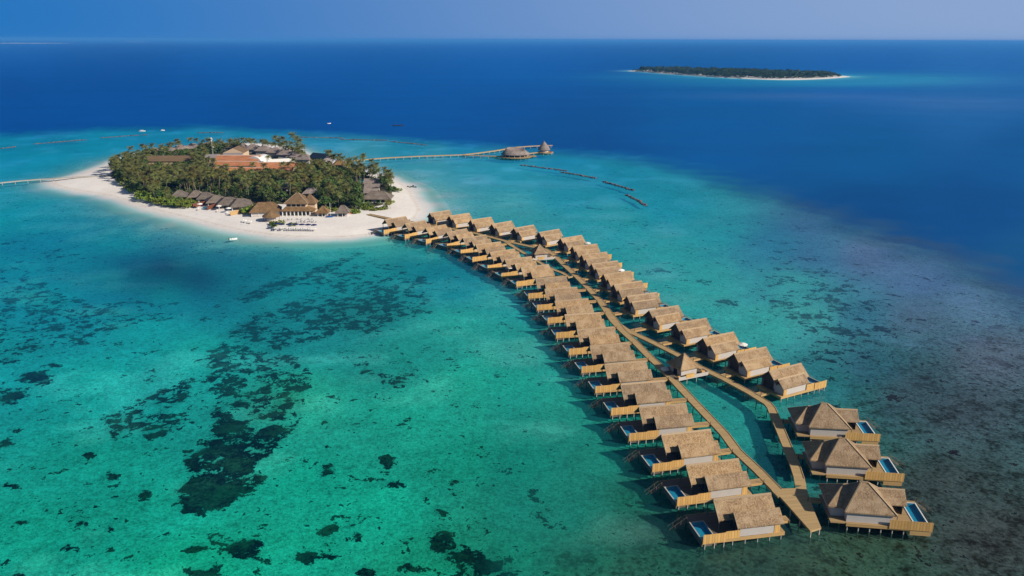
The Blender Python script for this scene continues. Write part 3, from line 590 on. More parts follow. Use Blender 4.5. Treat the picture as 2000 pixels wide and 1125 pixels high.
def pool_parts(root, x0, x1, y0, y1, sx, coping=WHITE):
    b = MB(sx); w = 0.22
    b.box(x0, x0 + w, y0, y1, 0.55, WT + 0.06); b.box(x1 - w, x1, y0, y1, 0.55, WT + 0.06)
    b.box(x0 + w, x1 - w, y0, y0 + w, 0.55, WT + 0.06); b.box(x0 + w, x1 - w, y1 - w, y1, 0.55, WT + 0.06)
    rim = b.build("pool_shell", DECK, root)
    c = MB(sx); z1 = WT + 0.062
    c.box(x0 - 0.02, x0 + w + .02, y0 - .02, y1 + .02, z1, z1 + 0.05); c.box(x1 - w - .02, x1 + .02, y0 - .02, y1 + .02, z1, z1 + .05); c.box(x0 + w + .021, x1 - w - .021, y0 - .02, y0 + w, z1, z1 + .05); c.box(x0 + w + .021, x1 - w - .021, y1 - w, y1 + .02, z1, z1 + .05)
    c.build("coping", coping, rim)
    MB(sx).box(x0 + w, x1 - w, y0 + w, y1 - w, 0.9, 1.25).build("pool_floor", TILE, rim)
    s = MB(sx).box(x0 + w, x0 + w + 0.7, y0 + w + 0.02, y0 + w + 2.4, 1.25, 1.55); s.build("pool_step", TILE, rim)
    b = MB(sx); e = 0.003
    b.box(x0 + w + e, x1 - w - e, y1 - w - 0.05, y1 - w - e, 1.255, WT - 0.02); b.box(x1 - w - 0.05, x1 - w - e, y0 + w + e, y1 - w - 0.06, 1.255, WT - 0.02)
    b.box(x0 + w + e, x0 + w + 0.05, y0 + w + 2.5, y1 - w - 0.06, 1.255, WT - 0.02)
    b.build("pool_lining", TILE, rim)
    g = MB(sx); g.add([(x0 + w, y0 + w, WT - 0.1), (x1 - w, y0 + w, WT - 0.1), (x1 - w, y1 - w, WT - 0.1), (x0 + w, y1 - w, WT - 0.1)], [(0, 1, 2, 3)]); g.build("pool_water", POOL, rim)

def stairs(root, x, y, dx, sx):
    s = MB(sx)
    for i in range(9): s.box(x + dx * (0.15 + 0.42 * i) - 0.18, x + dx * (0.15 + 0.42 * i) + 0.18, y - 0.55, y + 0.55, WT - 0.3 - i * 0.29, WT - 0.24 - i * 0.29)
    for k in (-0.6, 0.6):
        s.beam((x, y + k, WT - 0.25), (x + dx * 3.9, y + k, WT - 2.9), 0.06, 0.16); s.beam((x, y + k, WT + 0.85), (x + dx * 3.9, y + k, WT - 1.8), 0.05, 0.05)
        for t in (0.02, 0.35, 0.68, 1): s.beam((x + dx * 3.9 * t, y + k, WT - 0.25 - 2.65 * t), (x + dx * 3.9 * t, y + k, WT + 0.85 - 2.65 * t), 0.06, 0.06)
    s.build("water_stairs", PILE_DARK, root)

def make_villa(sx, label, group):
    R = thing("water_villa", label, "villa", group=group)
    z0 = WT + 0.004
    r1 = MB(sx).chevron(-3.35, 4.6, 0, 7.6, 3.35, 4.6, -6.6, 6.5).build("main_roof", THATCH, R)
    MB(sx).chevron(-0.34, 7.40, 0, 7.70, 0.34, 7.40, -6.63, 6.53, 0.12).build("ridge_cap", RIDGE, r1)
    MB(sx).chevron(-3.38, 4.60, 0, 7.64, 3.38, 4.60, -6.70, -6.58, 0.34).build("verge_board", RIDGE, r1)
    r2 = MB(sx).chevron(-6.25, 4.28, -3.8, 6.48, -2.4, 5.22, -3.7, 6.62).build("side_roof", THATCH, R)
    if sx < 0: MB(sx).chevron(-4.1, 6.31, -3.8, 6.57, -3.5, 6.31, -3.73, 6.65, 0.12).build("ridge_cap", RIDGE, r2)
    MB(sx).chevron(-6.28, 4.28, -3.8, 6.52, -2.45, 5.30, -3.80, -3.68, 0.34).build("verge_board", RIDGE, r2)
    # walls
    w = MB(sx); w.box(-3.0, 4.7, -5.85, -5.70, z0, 4.45); w.build("wall", WALL, R); MB(sx).box(-3.0, 5.75, 2.95, 3.1, z0, 4.7).build("wall", WALL, R)
    e = MB(sx).prism_x([(-5.85, z0), (-2.3, z0), (-2.3, 5.0), (-3.8, 6.15), (-5.85, 4.33)], 5.75, 5.9); e.build("gable_wall", WALL, R)
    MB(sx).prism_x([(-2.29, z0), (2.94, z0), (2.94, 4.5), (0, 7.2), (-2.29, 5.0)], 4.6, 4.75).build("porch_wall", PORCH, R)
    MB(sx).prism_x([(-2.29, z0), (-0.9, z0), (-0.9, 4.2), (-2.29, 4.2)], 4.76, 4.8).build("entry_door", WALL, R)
    MB(sx).prism_x([(2.94, 4.0), (2.94, 4.5), (0, 7.2), (-2.29, 5.0), (-2.29, 4.4)], 5.76, 5.82).build("gable_shade_screen", PORCH, R)  # dark timber and overhang shade in one sheet
    d = MB(sx); d.prism_x([(-5.2, 4.4), (-2.95, 4.9), (-3.8, 5.9)], 5.905, 5.94); d.build("opening_shade", GLASS, R)  # dark sheet standing in for the shaded open gable triangle
    MB(sx).box(4.7, 5.95, -5.92, -5.72, z0, 4.42).build("timber_panel", FENCE, R)
    MB(sx).prism_x([(-5.7, z0), (2.95, z0), (2.95, 4.5), (0, 7.2), (-2.46, 5.0), (-3.8, 6.1), (-5.7, 4.3)], -3.15, -3.0).build("glass_front", GLASS, R)
    f = MB(sx)
    for yy in (-5.6, -4.4, -3.1, -1.6, 0.0, 1.5, 2.85): f.box(-3.22, -3.16, yy - 0.05, yy + 0.05, z0, 4.3)
    f.box(-3.24, -3.158, -5.65, 2.9, z0 + 2.3, z0 + 2.42); f.build("door_frame", PILE_DARK, R)
    for yy in (-2.9, 2.9): MB(sx).box(-6.4, -6.2, yy - .1, yy + .1, z0, 4.62).build("veranda_post", PILE_DARK, R)
    # platform
    dk = MB(sx); dk.box(-7.9, 7.0, -6.0, 3.4, WT - 0.22, WT); dk.box(-11.3, -7.92, 0.9, 3.4, WT - 0.22, WT); D = dk.build("deck", DECK, R)
    fa = MB(sx); fa.box(-11.3, 7.06, -6.12, -6.003, WT - 0.72, WT + 0.02); fa.box(7.003, 7.10, -6.0, 3.4, WT - 0.72, WT + 0.02); fa.box(-11.4, 7.0, 3.403, 3.5, WT - 0.6, WT + 0.02); fa.box(-7.8, 6.9, -5.9, 3.3, WT - 0.6, WT - 0.25)
    fa.build("fascia", TIMBER, D)
    lp = MB(sx).box(3.2, 7.02, -6.0, -5.86, WT, WT + 0.012); lp.box(5.96, 7.0, -5.85, 3.3, WT, WT + 0.012); lp.build("entry_boards", DECK_LIGHT, D)
    pool_parts(R, -11.3, -8.0, -5.9, 0.8, sx, PILE)
    q = MB(sx); boards(q, -11.25, -6.3, -6.22, WT - 0.5, WT + 1.65); q.build("fence", FENCE, R)
    q = MB(sx); boards(q, -6.28, -3.05, -6.05, WT - 0.1, WT + 1.75); q.build("screen", FENCE, R)
    k = MB(sx).box(-10.9, -8.4, -5.3, -5.0, WT - 1.35, WT - 0.65); k.build("plant_box", TIMBER, R)
    for x in (-10.7, -8.6, -6.5): stilt(R, x, -6.0, WT - 0.5, sx, r=0.15)
    for x in (-4.4, -1.6, 1.2, 3.9, 6.5): stilt(R, x, -5.7, WT - 0.6, sx)
    for x in (-11.0, -7.6, -3.8, 0.4, 4.4, 6.7): stilt(R, x, 3.0, WT - 0.25, sx, PILE_DARK)
    for x in (-7.6, -3.8, 0.4, 6.7): stilt(R, x, -1.5, WT - 0.25, sx, PILE_DARK)
    stairs(R, -11.4, 2.2, -1, sx)
    return R

def make_hip_villa(label, group):
    R = thing("hip_roof_villa", label, "villa", group=group); z0 = WT + 0.004
    m = MB().hip(-5.3, 5.3, -5.1, 5.1, 4.45, 9.0, -1.2, 0.2).build("main_roof", THATCH, R)
    c = MB()
    for a, b in (((-5.3, -5.1, 4.5), (-1.2, 0, 9.05)), ((5.3, -5.1, 4.5), (0.2, 0, 9.05)), ((5.3, 5.1, 4.5), (0.2, 0, 9.05)), ((-5.3, 5.1, 4.5), (-1.2, 0, 9.05)), ((-1.2, 0, 9.05), (0.2, 0, 9.05))): c.beam(a, b, 0.32, 0.14)
    c.build("hip_cap", RIDGE, m)
    MB().beam((-1.6, 0, 9.15), (-0.9, 0, 9.35), 0.25, 0.3).build("finial", RIDGE, m)
    a = MB().hip(-8.2, 1.0, -3.1, 5.9, 4.35, 7.3, -4.2, 0.0, 1.6).build("annex_roof", THATCH, R)
    c = MB()
    for p, q in (((-8.2, -3.1, 4.4), (-4.2, 1.6, 7.33)), ((-8.2, 5.9, 4.4), (-4.2, 1.6, 7.33)), ((-4.2, 1.6, 7.33), (-2.4, 1.6, 7.33))): c.beam(p, q, 0.28, 0.12)
    c.build("hip_cap", RIDGE, a)
    t = MB().chevron(-0.7, 4.4, 2.1, 6.7, 4.9, 4.4, 1.5, 8.7).build("terrace_roof", THATCH, R)
    MB().chevron(1.8, 6.54, 2.1, 6.8, 2.4, 6.54, 2.6, 8.74, 0.12).build("ridge_cap", RIDGE, t)
    w = MB(); w.box(-4.7, 4.6, -4.7, -4.5, z0, 4.4); w.box(-4.7, -4.5, -4.5, -2.7, z0, 4.4); w.box(-7.4, -4.72, -2.7, -2.5, z0, 4.3); w.box(-7.4, -7.2, -2.5, 5.2, z0, 4.3); w.box(-7.2, 4.6, 5.0, 5.2, z0, 4.3); w.box(4.4, 4.6, -4.5, 5.0, z0, 4.3)
    w.build("wall", WALL, R)
    MB().prism_x([(-0.3, z0), (4.5, z0), (4.5, 4.5), (2.1, 6.3), (-0.3, 4.5)], 7.9, 8.0).build("glass_front", GLASS, R)
    dk = MB(); dk.box(-8.0, 9.3, -5.2, 5.6, WT - 0.22, WT); dk.box(9.32, 12.6, 4.75, 5.6, WT - 0.22, WT); D = dk.build("deck", DECK_LIGHT, R)
    fa = MB(); fa.box(-4.8, 12.6, -5.32, -5.203, WT - 0.72, WT + 0.02); fa.box(-8.1, -4.85, -3.2, -3.08, WT - .7, WT - .23); fa.box(9.35, 12.55, -5.2, -5.0, WT - 0.7, WT - 0.1); fa.build("fascia", TIMBER, D)
    pool_parts(R, 12.5 - 3.1, 12.5, -4.9, 4.7, 1)
    q = MB(); boards(q, 3.9, 12.6, -5.42, WT - 0.45, WT + 1.7); q.build("fence", FENCE, R)
    MB().box(8.2, 12.4, -5.3, -4.95, WT - 1.7, WT - 0.74).build("plant_box", TIMBER, R)
    for x in (-4.4, -2.1, 0.2, 2.5, 4.8, 7.1, 9.4): stilt(R, x, -4.9, WT - 0.6)
    for x in (-7.6, -5.4): stilt(R, x, -2.8, WT - 0.25)
    for x in (-7.6, -4, -0.5, 3.2, 7.0, 11.8): stilt(R, x, 5.2, WT - 0.25, 1, PILE_DARK)
    for x in (-7.6, -2.5, 2.5, 8.6): stilt(R, x, 1.0, WT - 0.25, 1, PILE_DARK)
    stairs(R, 12.7, 5.2, 1, 1)
    MB().tube([(5.4, -4.9, WT), (5.4, -4.9, WT + 2.6)], 0.07).build("shower_post", PILE_DARK, R)
    return R

# the boardwalk: centre lines in photo pixels at deck level
LINE_A = [(1530, 969), (1518, 957), (1482, 920), (1440, 881), (1415, 847), (1372, 802), (1332, 760), (1300, 725), (1272, 700), (1240, 667.5), (1215, 645), (1200, 627), (1172, 587), (1146, 559), (1127, 540), (1104, 519), (1082, 497.6), (1066, 487),
          (1039, 482), (1012, 476), (988, 471), (962, 464), (930, 456), (890, 448), (850, 442), (806, 434), (764, 427), (719, 418)]
LINE_B = [(1124, 537), (1112, 541), (1099, 533), (1080, 526), (1062, 517), (1045, 507), (1020, 492), (1002, 481), (986, 470.5)]
LINE_C = [(1201, 629), (1222, 643), (1240, 652), (1272, 667), (1322, 692), (1345, 705), (1367, 717), (1415, 740), (1465, 767), (1500, 788.5), (1507, 797), (1533, 860), (1552, 906), (1561, 934), (1564, 948)]
wl_ = lambda L, z=WT: np.array([at(x, y, z)[:2] for x, y in L])
A_, B_, C_ = wl_(LINE_A), wl_(LINE_B), wl_(LINE_C)

def strip(line, w, z, name, parent, mat, t=0.3):
    """Deck along a line: boards run across it (UV u = metres along)."""
    n = len(line); T = np.zeros_like(line); T[1:-1] = line[2:] - line[:-2]; T[0] = line[1] - line[0]; T[-1] = line[-1] - line[-2]; T /= np.linalg.norm(T, axis=1)[:, None]
    Nn = np.stack([-T[:, 1], T[:, 0]], -1); ww = np.asarray(w) * np.ones(n)
    Lf, Rt = line + Nn * ww[:, None] / 2, line - Nn * ww[:, None] / 2; s = np.concatenate([[0], np.cumsum(np.linalg.norm(np.diff(line, axis=0), axis=1))])
    zz = np.asarray(z) * np.ones(n)
    v, f, uv = [], [], []
    for i in range(n): v += [(*Lf[i], zz[i]), (*Rt[i], zz[i]), (*Rt[i], zz[i] - t), (*Lf[i], zz[i] - t)]
    for i in range(n - 1):
        a, b = 4 * i, 4 * i + 4
        for (p, q, u0, u1) in ((0, 1, 0, 1), (1, 2, 1, 1.2), (2, 3, 0, 1), (3, 0, -.2, 0)):
            f.append((a + p, a + q, b + q, b + p)); uv += [(s[i], u0), (s[i], u1), (s[i + 1], u1), (s[i + 1], u0)]
    f += [(3, 2, 1, 0), (4 * n - 4, 4 * n - 3, 4 * n - 2, 4 * n - 1)]; uv += [(s[0], 0)] * 4 + [(s[-1], 0)] * 4
    me = bpy.data.meshes.new(name); me.from_pydata(v, [], f); me.update(); L = me.uv_layers.new(name="UVMap"); L.data.foreach_set("uv", np.array(uv, np.float32).reshape(-1))
    return new_obj(name, me, parent, mat), Lf, Rt

def resample(line, step):
    s = np.concatenate([[0], np.cumsum(np.linalg.norm(np.diff(line, axis=0), axis=1))]); q = np.arange(step / 2, s[-1], step)
    return np.stack([np.interp(q, s, line[:, k]) for k in (0, 1)], -1)

def kerb(parent, Lf, Rt, z):
    for side, inw in ((Lf, Rt), (Rt, Lf)):
        mb = MB()
        for i in range(len(side) - 1):
            d = (inw[i] - side[i]); d = d / np.linalg.norm(d) * 0.09; mb.beam((*(side[i] + d), z[i] + 0.06), (*(side[i + 1] + d), z[i + 1] + 0.06), 0.14, 0.12)
        mb.build("kerb", KERB, parent)

jet = thing("boardwalk", "long forked timber boardwalk running from the beach between the rows of water villas", "boardwalk")
zA = np.full(len(A_), WT); zA[-1] = GZ + 0.25; zA[-2] = 1.85
wA = np.full(len(A_), 2.7); wA[11] = 3.4
_, l1, r1 = strip(A_, wA, zA, "deck", jet, JETTY, 0.42); kerb(jet, l1[1:], r1[1:], zA[1:])
_, l2, r2 = strip(B_, 2.0, WT - 0.012, "deck", jet, JETTY, 0.38); kerb(jet, l2[1:-1], r2[1:-1], [WT - .012] * len(B_))
_, l3, r3 = strip(C_, 2.5, WT - 0.006, "deck", jet, JETTY, 0.38); kerb(jet, l3[2:-1], r3[2:-1], [WT - .006] * len(C_))
TIP = wl_([(1507, 952), (1538, 986), (1583, 1037), (1604, 1030.5), (1592, 1002), (1572.5, 946), (1551.5, 953.5), (1530, 954)], WT)
tm = bpy.data.meshes.new("deck"); tm.from_pydata([(*p, WT + .006) for p in TIP] + [(*p, WT - .43) for p in TIP], [], [tuple(range(8))[::1], tuple(range(8, 16))[::-1]] + [(i, 8 + i, 8 + (i + 1) % 8, (i + 1) % 8) for i in range(8)]); tm.update()
tu = tm.uv_layers.new(name="UVMap"); td = (TIP[2] - TIP[1]) / np.linalg.norm(TIP[2] - TIP[1])
for lp_ in tm.loops: q = TIP[lp_.vertex_index % 8]; tu.data[lp_.index].uv = (float(q @ td), float(q[0]) * .1)
new_obj("deck", tm, jet, JETTY)
jp = np.concatenate([resample(l[k:len(l) - e], 5.6) + 0 for l, k, e in ((l1 * .9 + r1 * .1, 0, 2), (l1 * .1 + r1 * .9, 0, 2), (l3 * .9 + r3 * .1, 1, 0), (l3 * .1 + r3 * .9, 1, 0), (l2, 1, 1))])
jp = jp[np.argsort(np.hypot(jp[:, 0], jp[:, 1]))]
for p in jp[:93]: stilt(jet, p[0], p[1], WT - 0.3, 1, PILE_DARK, 0.13, name="pile")
for q in at(1584, 1034, WT), at(1601, 1029, WT), at(1563, 1011, WT), at(1545, 992, WT), at(1594, 1013, WT): stilt(jet, q[0], q[1], WT - 0.42, 1, PILE, 0.15, name="pile")
rest = MB()
for p in jp[93:]: rest.tube([(*p, -2.4), (*p, WT - 0.3)], 0.13, 6)
tag(rest.build("far_piles", PILE_DARK, jet), kind="stuff")

def ray_hit(o, d, lines):
    best = None
    for L in lines:
        for i in range(len(L) - 1):
            a, b = L[i], L[i + 1]; e = b - a; den = d[0] * -e[1] + d[1] * e[0]
            if abs(den) < 1e-6: continue
            r_ = a - o; t = (r_[0] * -e[1] + r_[1] * e[0]) / den; u = (d[0] * r_[1] - d[1] * r_[0]) / den
            if t > -1 and -0.02 <= u <= 1.02 and (best is None or t < best): best = t
    return best

ORD = "first second third fourth fifth sixth seventh eighth ninth tenth eleventh twelfth thirteenth fourteenth fifteenth sixteenth seventeenth eighteenth nineteenth twentieth twenty-first".split()
RIDGE_L = [(751, 428.6, 793.9, 422), (789.6, 437, 832, 429.5), (829.7, 445.7, 872.4, 437.6), (870.6, 454, 913, 445.7), (901.6, 465, 951.7, 457.9), (927.8, 478, 979.4, 471.7), (955.5, 493, 1007, 485.6), (985.8, 507, 1039, 500.5),
           (1017.8, 522, 1071.5, 516), (1045, 544, 1108, 539.8), (1062.8, 564.8, 1128.7, 560.5), (1082.4, 588, 1150.6, 582.5), (1103, 614.5, 1173, 610), (1126.5, 643.8, 1200.5, 637.8), (1151, 675.5, 1230, 668.8), (1180.5, 711, 1262.5, 704.5),
           (1212.5, 750, 1298.8, 743), (1248.8, 795, 1340, 787.5), (1290.8, 848.8, 1389, 837.7), (1339, 907.8, 1444, 895), (1393.8, 974.5, 1505.8, 962.4)]
RIDGE_R = [(838, 416, 878.7, 410), (877, 421.6, 915.9, 415.8), (917.6, 429.5, 960.2, 423.7), (958.5, 438, 1000.8, 431), (1001.8, 446, 1043.4, 438.7), (1052, 453.9, 1092, 447), (1093, 466, 1137.4, 458.8), (1115.4, 481.6, 1167.7, 475.8), (1134.6, 498, 1185.8, 491.6),
           (1153.8, 515.7, 1207, 508.7), (1176, 536, 1233.8, 528.5), (1197, 556, 1254, 548), (1222, 578.6, 1284.6, 570.5), (1266.9, 606.4, 1325, 596), (1318, 632, 1380, 621), (1371, 661, 1433.8, 647.5), (1432.5, 691, 1496, 677), (1499.5, 725, 1566, 708.5)]

def bridge(root, o2, rz, sx, x_start, y_mid, lines, hw, wid=1.7):
    c, s = math.cos(rz), math.sin(rz); o = np.array(o2) + np.array([c * x_start * sx - s * y_mid, s * x_start * sx + c * y_mid]); d = np.array([c, s]) * sx
    t = ray_hit(o, d, lines)
    if t is None or t > 22: t = 4.5
    cut = hw
    Lb = max(t - cut, 0.6)
    b = MB(); xa, xb = sorted((x_start * sx, (x_start + Lb) * sx))
    b.box(xa + 0.004, xb, y_mid - wid / 2, y_mid + wid / 2, WT - 0.18, WT - 0.008); br = b.build("entry_bridge", DECK_LIGHT, root)
    f = MB(); f.box(xa + .1, xb - .1, y_mid - wid / 2 - 0.1, y_mid - wid / 2 - 0.003, WT - 0.5, WT + 0.05); f.box(xa + .1, xb - .1, y_mid + wid / 2 + 0.003, y_mid + wid / 2 + 0.1, WT - 0.5, WT + 0.05); f.build("side_board", TIMBER, br)
    e = (x_start + Lb - 0.3) * sx; MB().tube([(e, y_mid - wid / 2 - 0.2, WT - 0.4), (e, y_mid - wid / 2 - 0.2, WT + 1.0)], 0.07, 6).build("lamp_post", DARK, root)
    if Lb > 3.5: stilt(root, e * 0.5 + x_start * sx * 0.5, y_mid, WT - 0.2, 1, PILE_DARK)

def place_row(proto, ridges, sx, text, grp, lines):
    out = []
    for i, (x0, y0, x1, y1) in enumerate(ridges):
        p, q = at(x0, y0, 7.6)[:2], at(x1, y1, 7.6)[:2]; rz = math.atan2(q[1] - p[1], q[0] - p[0]); c = (p + q) / 2
        o = proto if i == 0 else dup(proto, (0, 0, 0)); out.append((o, c, rz))
    for i, (o, c, rz) in enumerate(out):
        o.location = (c[0], c[1], 0); o.rotation_euler = (0, 0, rz); o["label"] = text % ORD[i]; o["group"] = grp
    for i, (o, c, rz) in enumerate(out): bridge(o, c, rz, sx, 7.1, -1.6, lines(i), 1.3)
    return out
VL = place_row(make_villa(1, "x", "x"), RIDGE_L, 1, "thatched water villa, %s from the beach in the row facing the dark coral patches", "water villas in the row facing the dark coral patches", lambda i: [B_, A_] if i < 10 else [A_])
VR = place_row(make_villa(-1, "x", "x"), RIDGE_R, -1, "thatched water villa, %s from the beach in the row facing the outer reef", "water villas in the row facing the outer reef", lambda i: [A_, C_])

hv = make_hip_villa("x", "large hip-roofed villas at the seaward end")
HL = ["large hip-roofed water villa beside the boardwalk's bend, next to the reef-side row", "large hip-roofed water villa standing between two others like it", "large hip-roofed water villa beside the boardwalk's seaward tip"]
hips = []
for i, (px, py, a) in enumerate(((1612, 788, -5.5), (1647.5, 856.5, -7), (1690, 942, -7.5))):
    p = at(px, py, 9.0)[:2]; o = hv if i == 0 else dup(hv, (0, 0, 0)); hips.append((o, p, math.radians(a), HL[i]))
for o, p, a, lb in hips:
    o.location = (p[0] + 0.4, p[1], 0); o.rotation_euler = (0, 0, a); o["label"] = lb
for o, p, a, lb in hips: bridge(o, (p[0] + .4, p[1]), a, -1, 8.1, 3.2, [C_, A_], 1.25, 1.4)

def make_pavilion(label):
    R = thing("jetty_pavilion", label, "pavilion", group="pavilions on the boardwalk"); z0 = WT + 0.03
    v = []; lv = ((3.75, 4.5), (2.2, 5.75), (0.9, 7.1), (0.12, 8.1)); m = MB()
    for r_, z in lv: v += [(-r_, -r_, z), (r_, -r_, z), (r_, r_, z), (-r_, r_, z)]
    f = [(4 * k + i, 4 * k + (i + 1) % 4, 4 * k + 4 + (i + 1) % 4, 4 * k + 4 + i) for k in range(3) for i in range(4)] + [(12, 13, 14, 15)]
    m.add(v, f); m.box(-3.75, 3.75, -3.75, 3.75, 4.2, 4.497); roof = m.build("roof", THATCH_BROWN if False else THATCH, R)
    c = MB()
    for i, j in ((-1, -1), (1, -1), (1, 1), (-1, 1)):
        for k in range(3): c.beam((lv[k][0] * i, lv[k][0] * j, lv[k][1] + .03), (lv[k + 1][0] * i, lv[k + 1][0] * j, lv[k + 1][1] + .03), 0.2, 0.1)
    c.build("hip_cap", RIDGE, roof)
    w = MB(); w.box(-2.9, 2.9, -2.9, -2.75, z0, 4.2); w.box(-2.9, -2.75, -2.75, 2.9, z0, 4.2); w.box(2.75, 2.9, -2.75, 2.9, z0, 4.2); w.box(-2.75, 2.75, 2.75, 2.9, z0, 4.2); w.build("wall", WALL, R)
    MB().box(-2.96, -2.905, -0.9, 0.9, z0, 3.9).build("door", GLASS, R); MB().box(2.905, 2.96, -2.0, 0.4, z0 + .6, 3.9).build("shutter", FENCE, R)
    dk = MB().box(-5.7, 6.2, -4.4, 4.3, WT - 0.3, WT + 0.02); D = dk.build("deck", DECK, R)
    pw = MB(); pw.box(-4.9, 6.2, -4.55, -4.403, WT - 0.35, WT + 0.75); pw.box(6.203, 6.35, -4.4, -1.6, WT - 0.35, WT + 0.75); pw.box(-5.7, 0.5, 4.303, 4.45, WT - 0.35, WT + 0.5); pw.build("parapet", WALL, R)
    MB().box(-2.2, 0.9, -4.62, -4.0, WT + 0.03, WT + 1.15).build("bench", FENCE, R); MB().box(-4.7, -4.0, -4.1, -3.5, WT + 0.03, WT + 0.8).build("planter", FENCE, R); MB().box(4.2, 5.4, -3.9, -3.0, WT + 0.03, WT + 0.9).build("planter", FENCE, R)
    MB().box(-5.4, -3.4, 2.5, 4.2, WT + .03, WT + 0.75).build("counter", CANVAS, R)
    for x in (-5.2, -1.6, 2.0, 5.8):
        stilt(R, x, -4.2, WT - 0.3)
    for x in (-5.2, -1.6, 2.0, 5.8): stilt(R, x, 3.9, WT - 0.3, 1, PILE_DARK)
    return R
pv = make_pavilion("white walled thatched pavilion bridging both arms of the boardwalk fork"); pv2 = dup(pv, (0, 0, 0), None, "white walled thatched pavilion on the boardwalk closer to the beach")
pc = at(1336.5, 690, 8.1)[:2]; pv.location = (pc[0], pc[1], 0); pv.rotation_euler = (0, 0, math.radians(25))
pc = at(1053.6, 477, 8.1)[:2]; pv2.location = (pc[0], pc[1], 0); pv2.rotation_euler = (0, 0, math.radians(18))

# ------------------------------------------------------------------ parasols, loungers, tables
def make_parasol(name, mat, r=1.7, h=2.6):
    R = thing(name, "x", "parasol")
    m = MB(); n = 8; ang = [2 * math.pi * k / n for k in range(n)]
    v = [(0, 0, h + 0.45)] + [(r * math.cos(a), r * math.sin(a), h - 0.1) for a in ang] + [(r * math.cos(a), r * math.sin(a), h - 0.3) for a in ang]
    m.add(v, [(0, 1 + k, 1 + (k + 1) % n) for k in range(n)] + [(1 + k, n + 1 + k, n + 1 + (k + 1) % n, 1 + (k + 1) % n) for k in range(n)]); m.build("canopy", mat, R)
    MB().tube([(0, 0, 0), (0, 0, h + 0.4)], 0.04, 6).build("pole", PILE, R); return R
white_p = make_parasol("white_parasol", CANVAS); navy_p = make_parasol("navy_parasol", NAVY)

def make_lounger():
    R = thing("sun_lounger", "x", "sun lounger"); m = MB(); m.box(-0.35, 0.35, -1.0, 0.4, 0.32, 0.44); m.beam((0, 0.4, 0.38), (0, 1.0, 0.85), 0.7, 0.12); m.build("mattress", CANVAS, R)
    m = MB()
    for x in (-0.3, 0.3):
        for y in (-0.85, 0.35): m.box(x - .04, x + .04, y - .04, y + .04, 0, 0.32)
    m.box(-0.36, 0.36, -1.02, 0.5, 0.26, 0.318); m.build("frame", PILE_DARK, R); return R
loun = make_lounger()

def make_table():
    R = thing("dining_table", "x", "table"); MB().cone((0, 0), 0.6, 0.72, 0.6, 0.77, 12).build("table_top", WHITE, R); MB().tube([(0, 0, 0), (0, 0, 0.72)], 0.06).build("leg", DARK, R); return R
def make_chair():
    R = thing("dining_chair", "x", "chair"); MB().box(-0.25, 0.25, -0.25, 0.25, 0.42, 0.48).build("seat", NAVY, R); MB().box(-0.25, 0.25, 0.2, 0.26, 0.48, 0.95).build("backrest", NAVY, R)
    m = MB()
    for x in (-.2, .2):
        for y in (-.2, .2): m.box(x - .03, x + .03, y - .03, y + .03, 0, .42)
    m.build("legs_frame", DARK, R); return R
tabl, chai = make_table(), make_chair()
first = {}
def put(proto, px, py, z, label, group=None, rz=0.0, sc=None):
    p = at(px, py, z); k = proto.name
    o = proto if k not in first else dup(proto, p, rz, scale=sc)
    first[k] = 1; o.location = p; o.rotation_euler = (0, 0, rz); o["label"] = label
    if sc: o.scale = (sc,) * 3
    if group: o["group"] = group
    elif "group" in o: del o["group"]
    return o
for px, py, z, lb in ((351, 396, GZ, "white parasol beside the shrubs at the far end of the beach villas"), (391, 406, GZ, "white parasol beside the small blue pool on the beach"), (428, 410, GZ, "white parasol in front of the middle beach villas"), (447, 414.5, GZ, "white parasol beside the pale wooden beach screen"),
                      (271, 371, GZ, "white parasol among shrubs near the footbridge"), (766, 446, WT, "white parasol on the terrace of the villa closest to the sand"), (995, 533, WT, "white parasol on a terrace in the row facing the dark coral"), (1147, 484, WT, "white parasol behind a roof in the upper reef-side row"), (1212, 538, WT, "white parasol behind a roof midway along the reef-side row"),
                      (1449, 686, WT, "white parasol beside the fence of a reef-side villa"), (1452, 686, 0, None)):
    if lb: put(white_p, px, py, z, lb, None)
for i, (px, py) in enumerate(((541, 445), (551, 446.5), (565, 446.5), (578, 446.5), (590, 447), (602, 447.3), (613.5, 447.8))): put(navy_p, px, py, GZ, "navy blue parasol in the line along the restaurant beach", "navy parasols along the restaurant beach")
xs = np.concatenate([[537, 541, 549, 553], np.arange(561, 618, 4.6)])
for x in xs: put(loun, x, 447.5 + (x - 540) * 0.02, GZ, "sun lounger facing the lagoon under the navy parasols", "sun loungers under the navy parasols", math.radians(0))
for x in (476, 480.5, 487, 491): put(loun, x, 432 + (x - 476) * .2, GZ, "sun lounger on open sand by the low thatched hall", "sun loungers by the low thatched hall", 0.3)
for px, py in ((351, 399), (391, 409), (428, 413), (447, 417)): put(loun, px - 3, py, GZ, "sun lounger under a white parasol at a beach villa", "sun loungers at the beach villas", 0.3)
for px, py in ((584, 429), (605.5, 429), (591.5, 432.5), (608.5, 433), (597.5, 434.8), (583, 435.5), (613, 434.8), (566, 430)):
    p = at(px, py, GZ); put(tabl, px, py, GZ, "small white dining table set on the sand", "dining tables on the sand")
    for dx in (-1.0, 1.0):
        pxx, pyy, _ = to_px((p + np.array([dx, 0.2, 0]))[None]); put(chai, pxx[0], pyy[0], GZ, "navy dining chair beside a white table on sand", "dining chairs on the sand", 1.57 if dx < 0 else -1.57, 1.0)

# ------------------------------------------------------------------ houses of the island
def ppm(px, py):
    p = at(px, py, GZ); return FPX / float((p - np.array([0, 0, CAM_H])) @ FW)

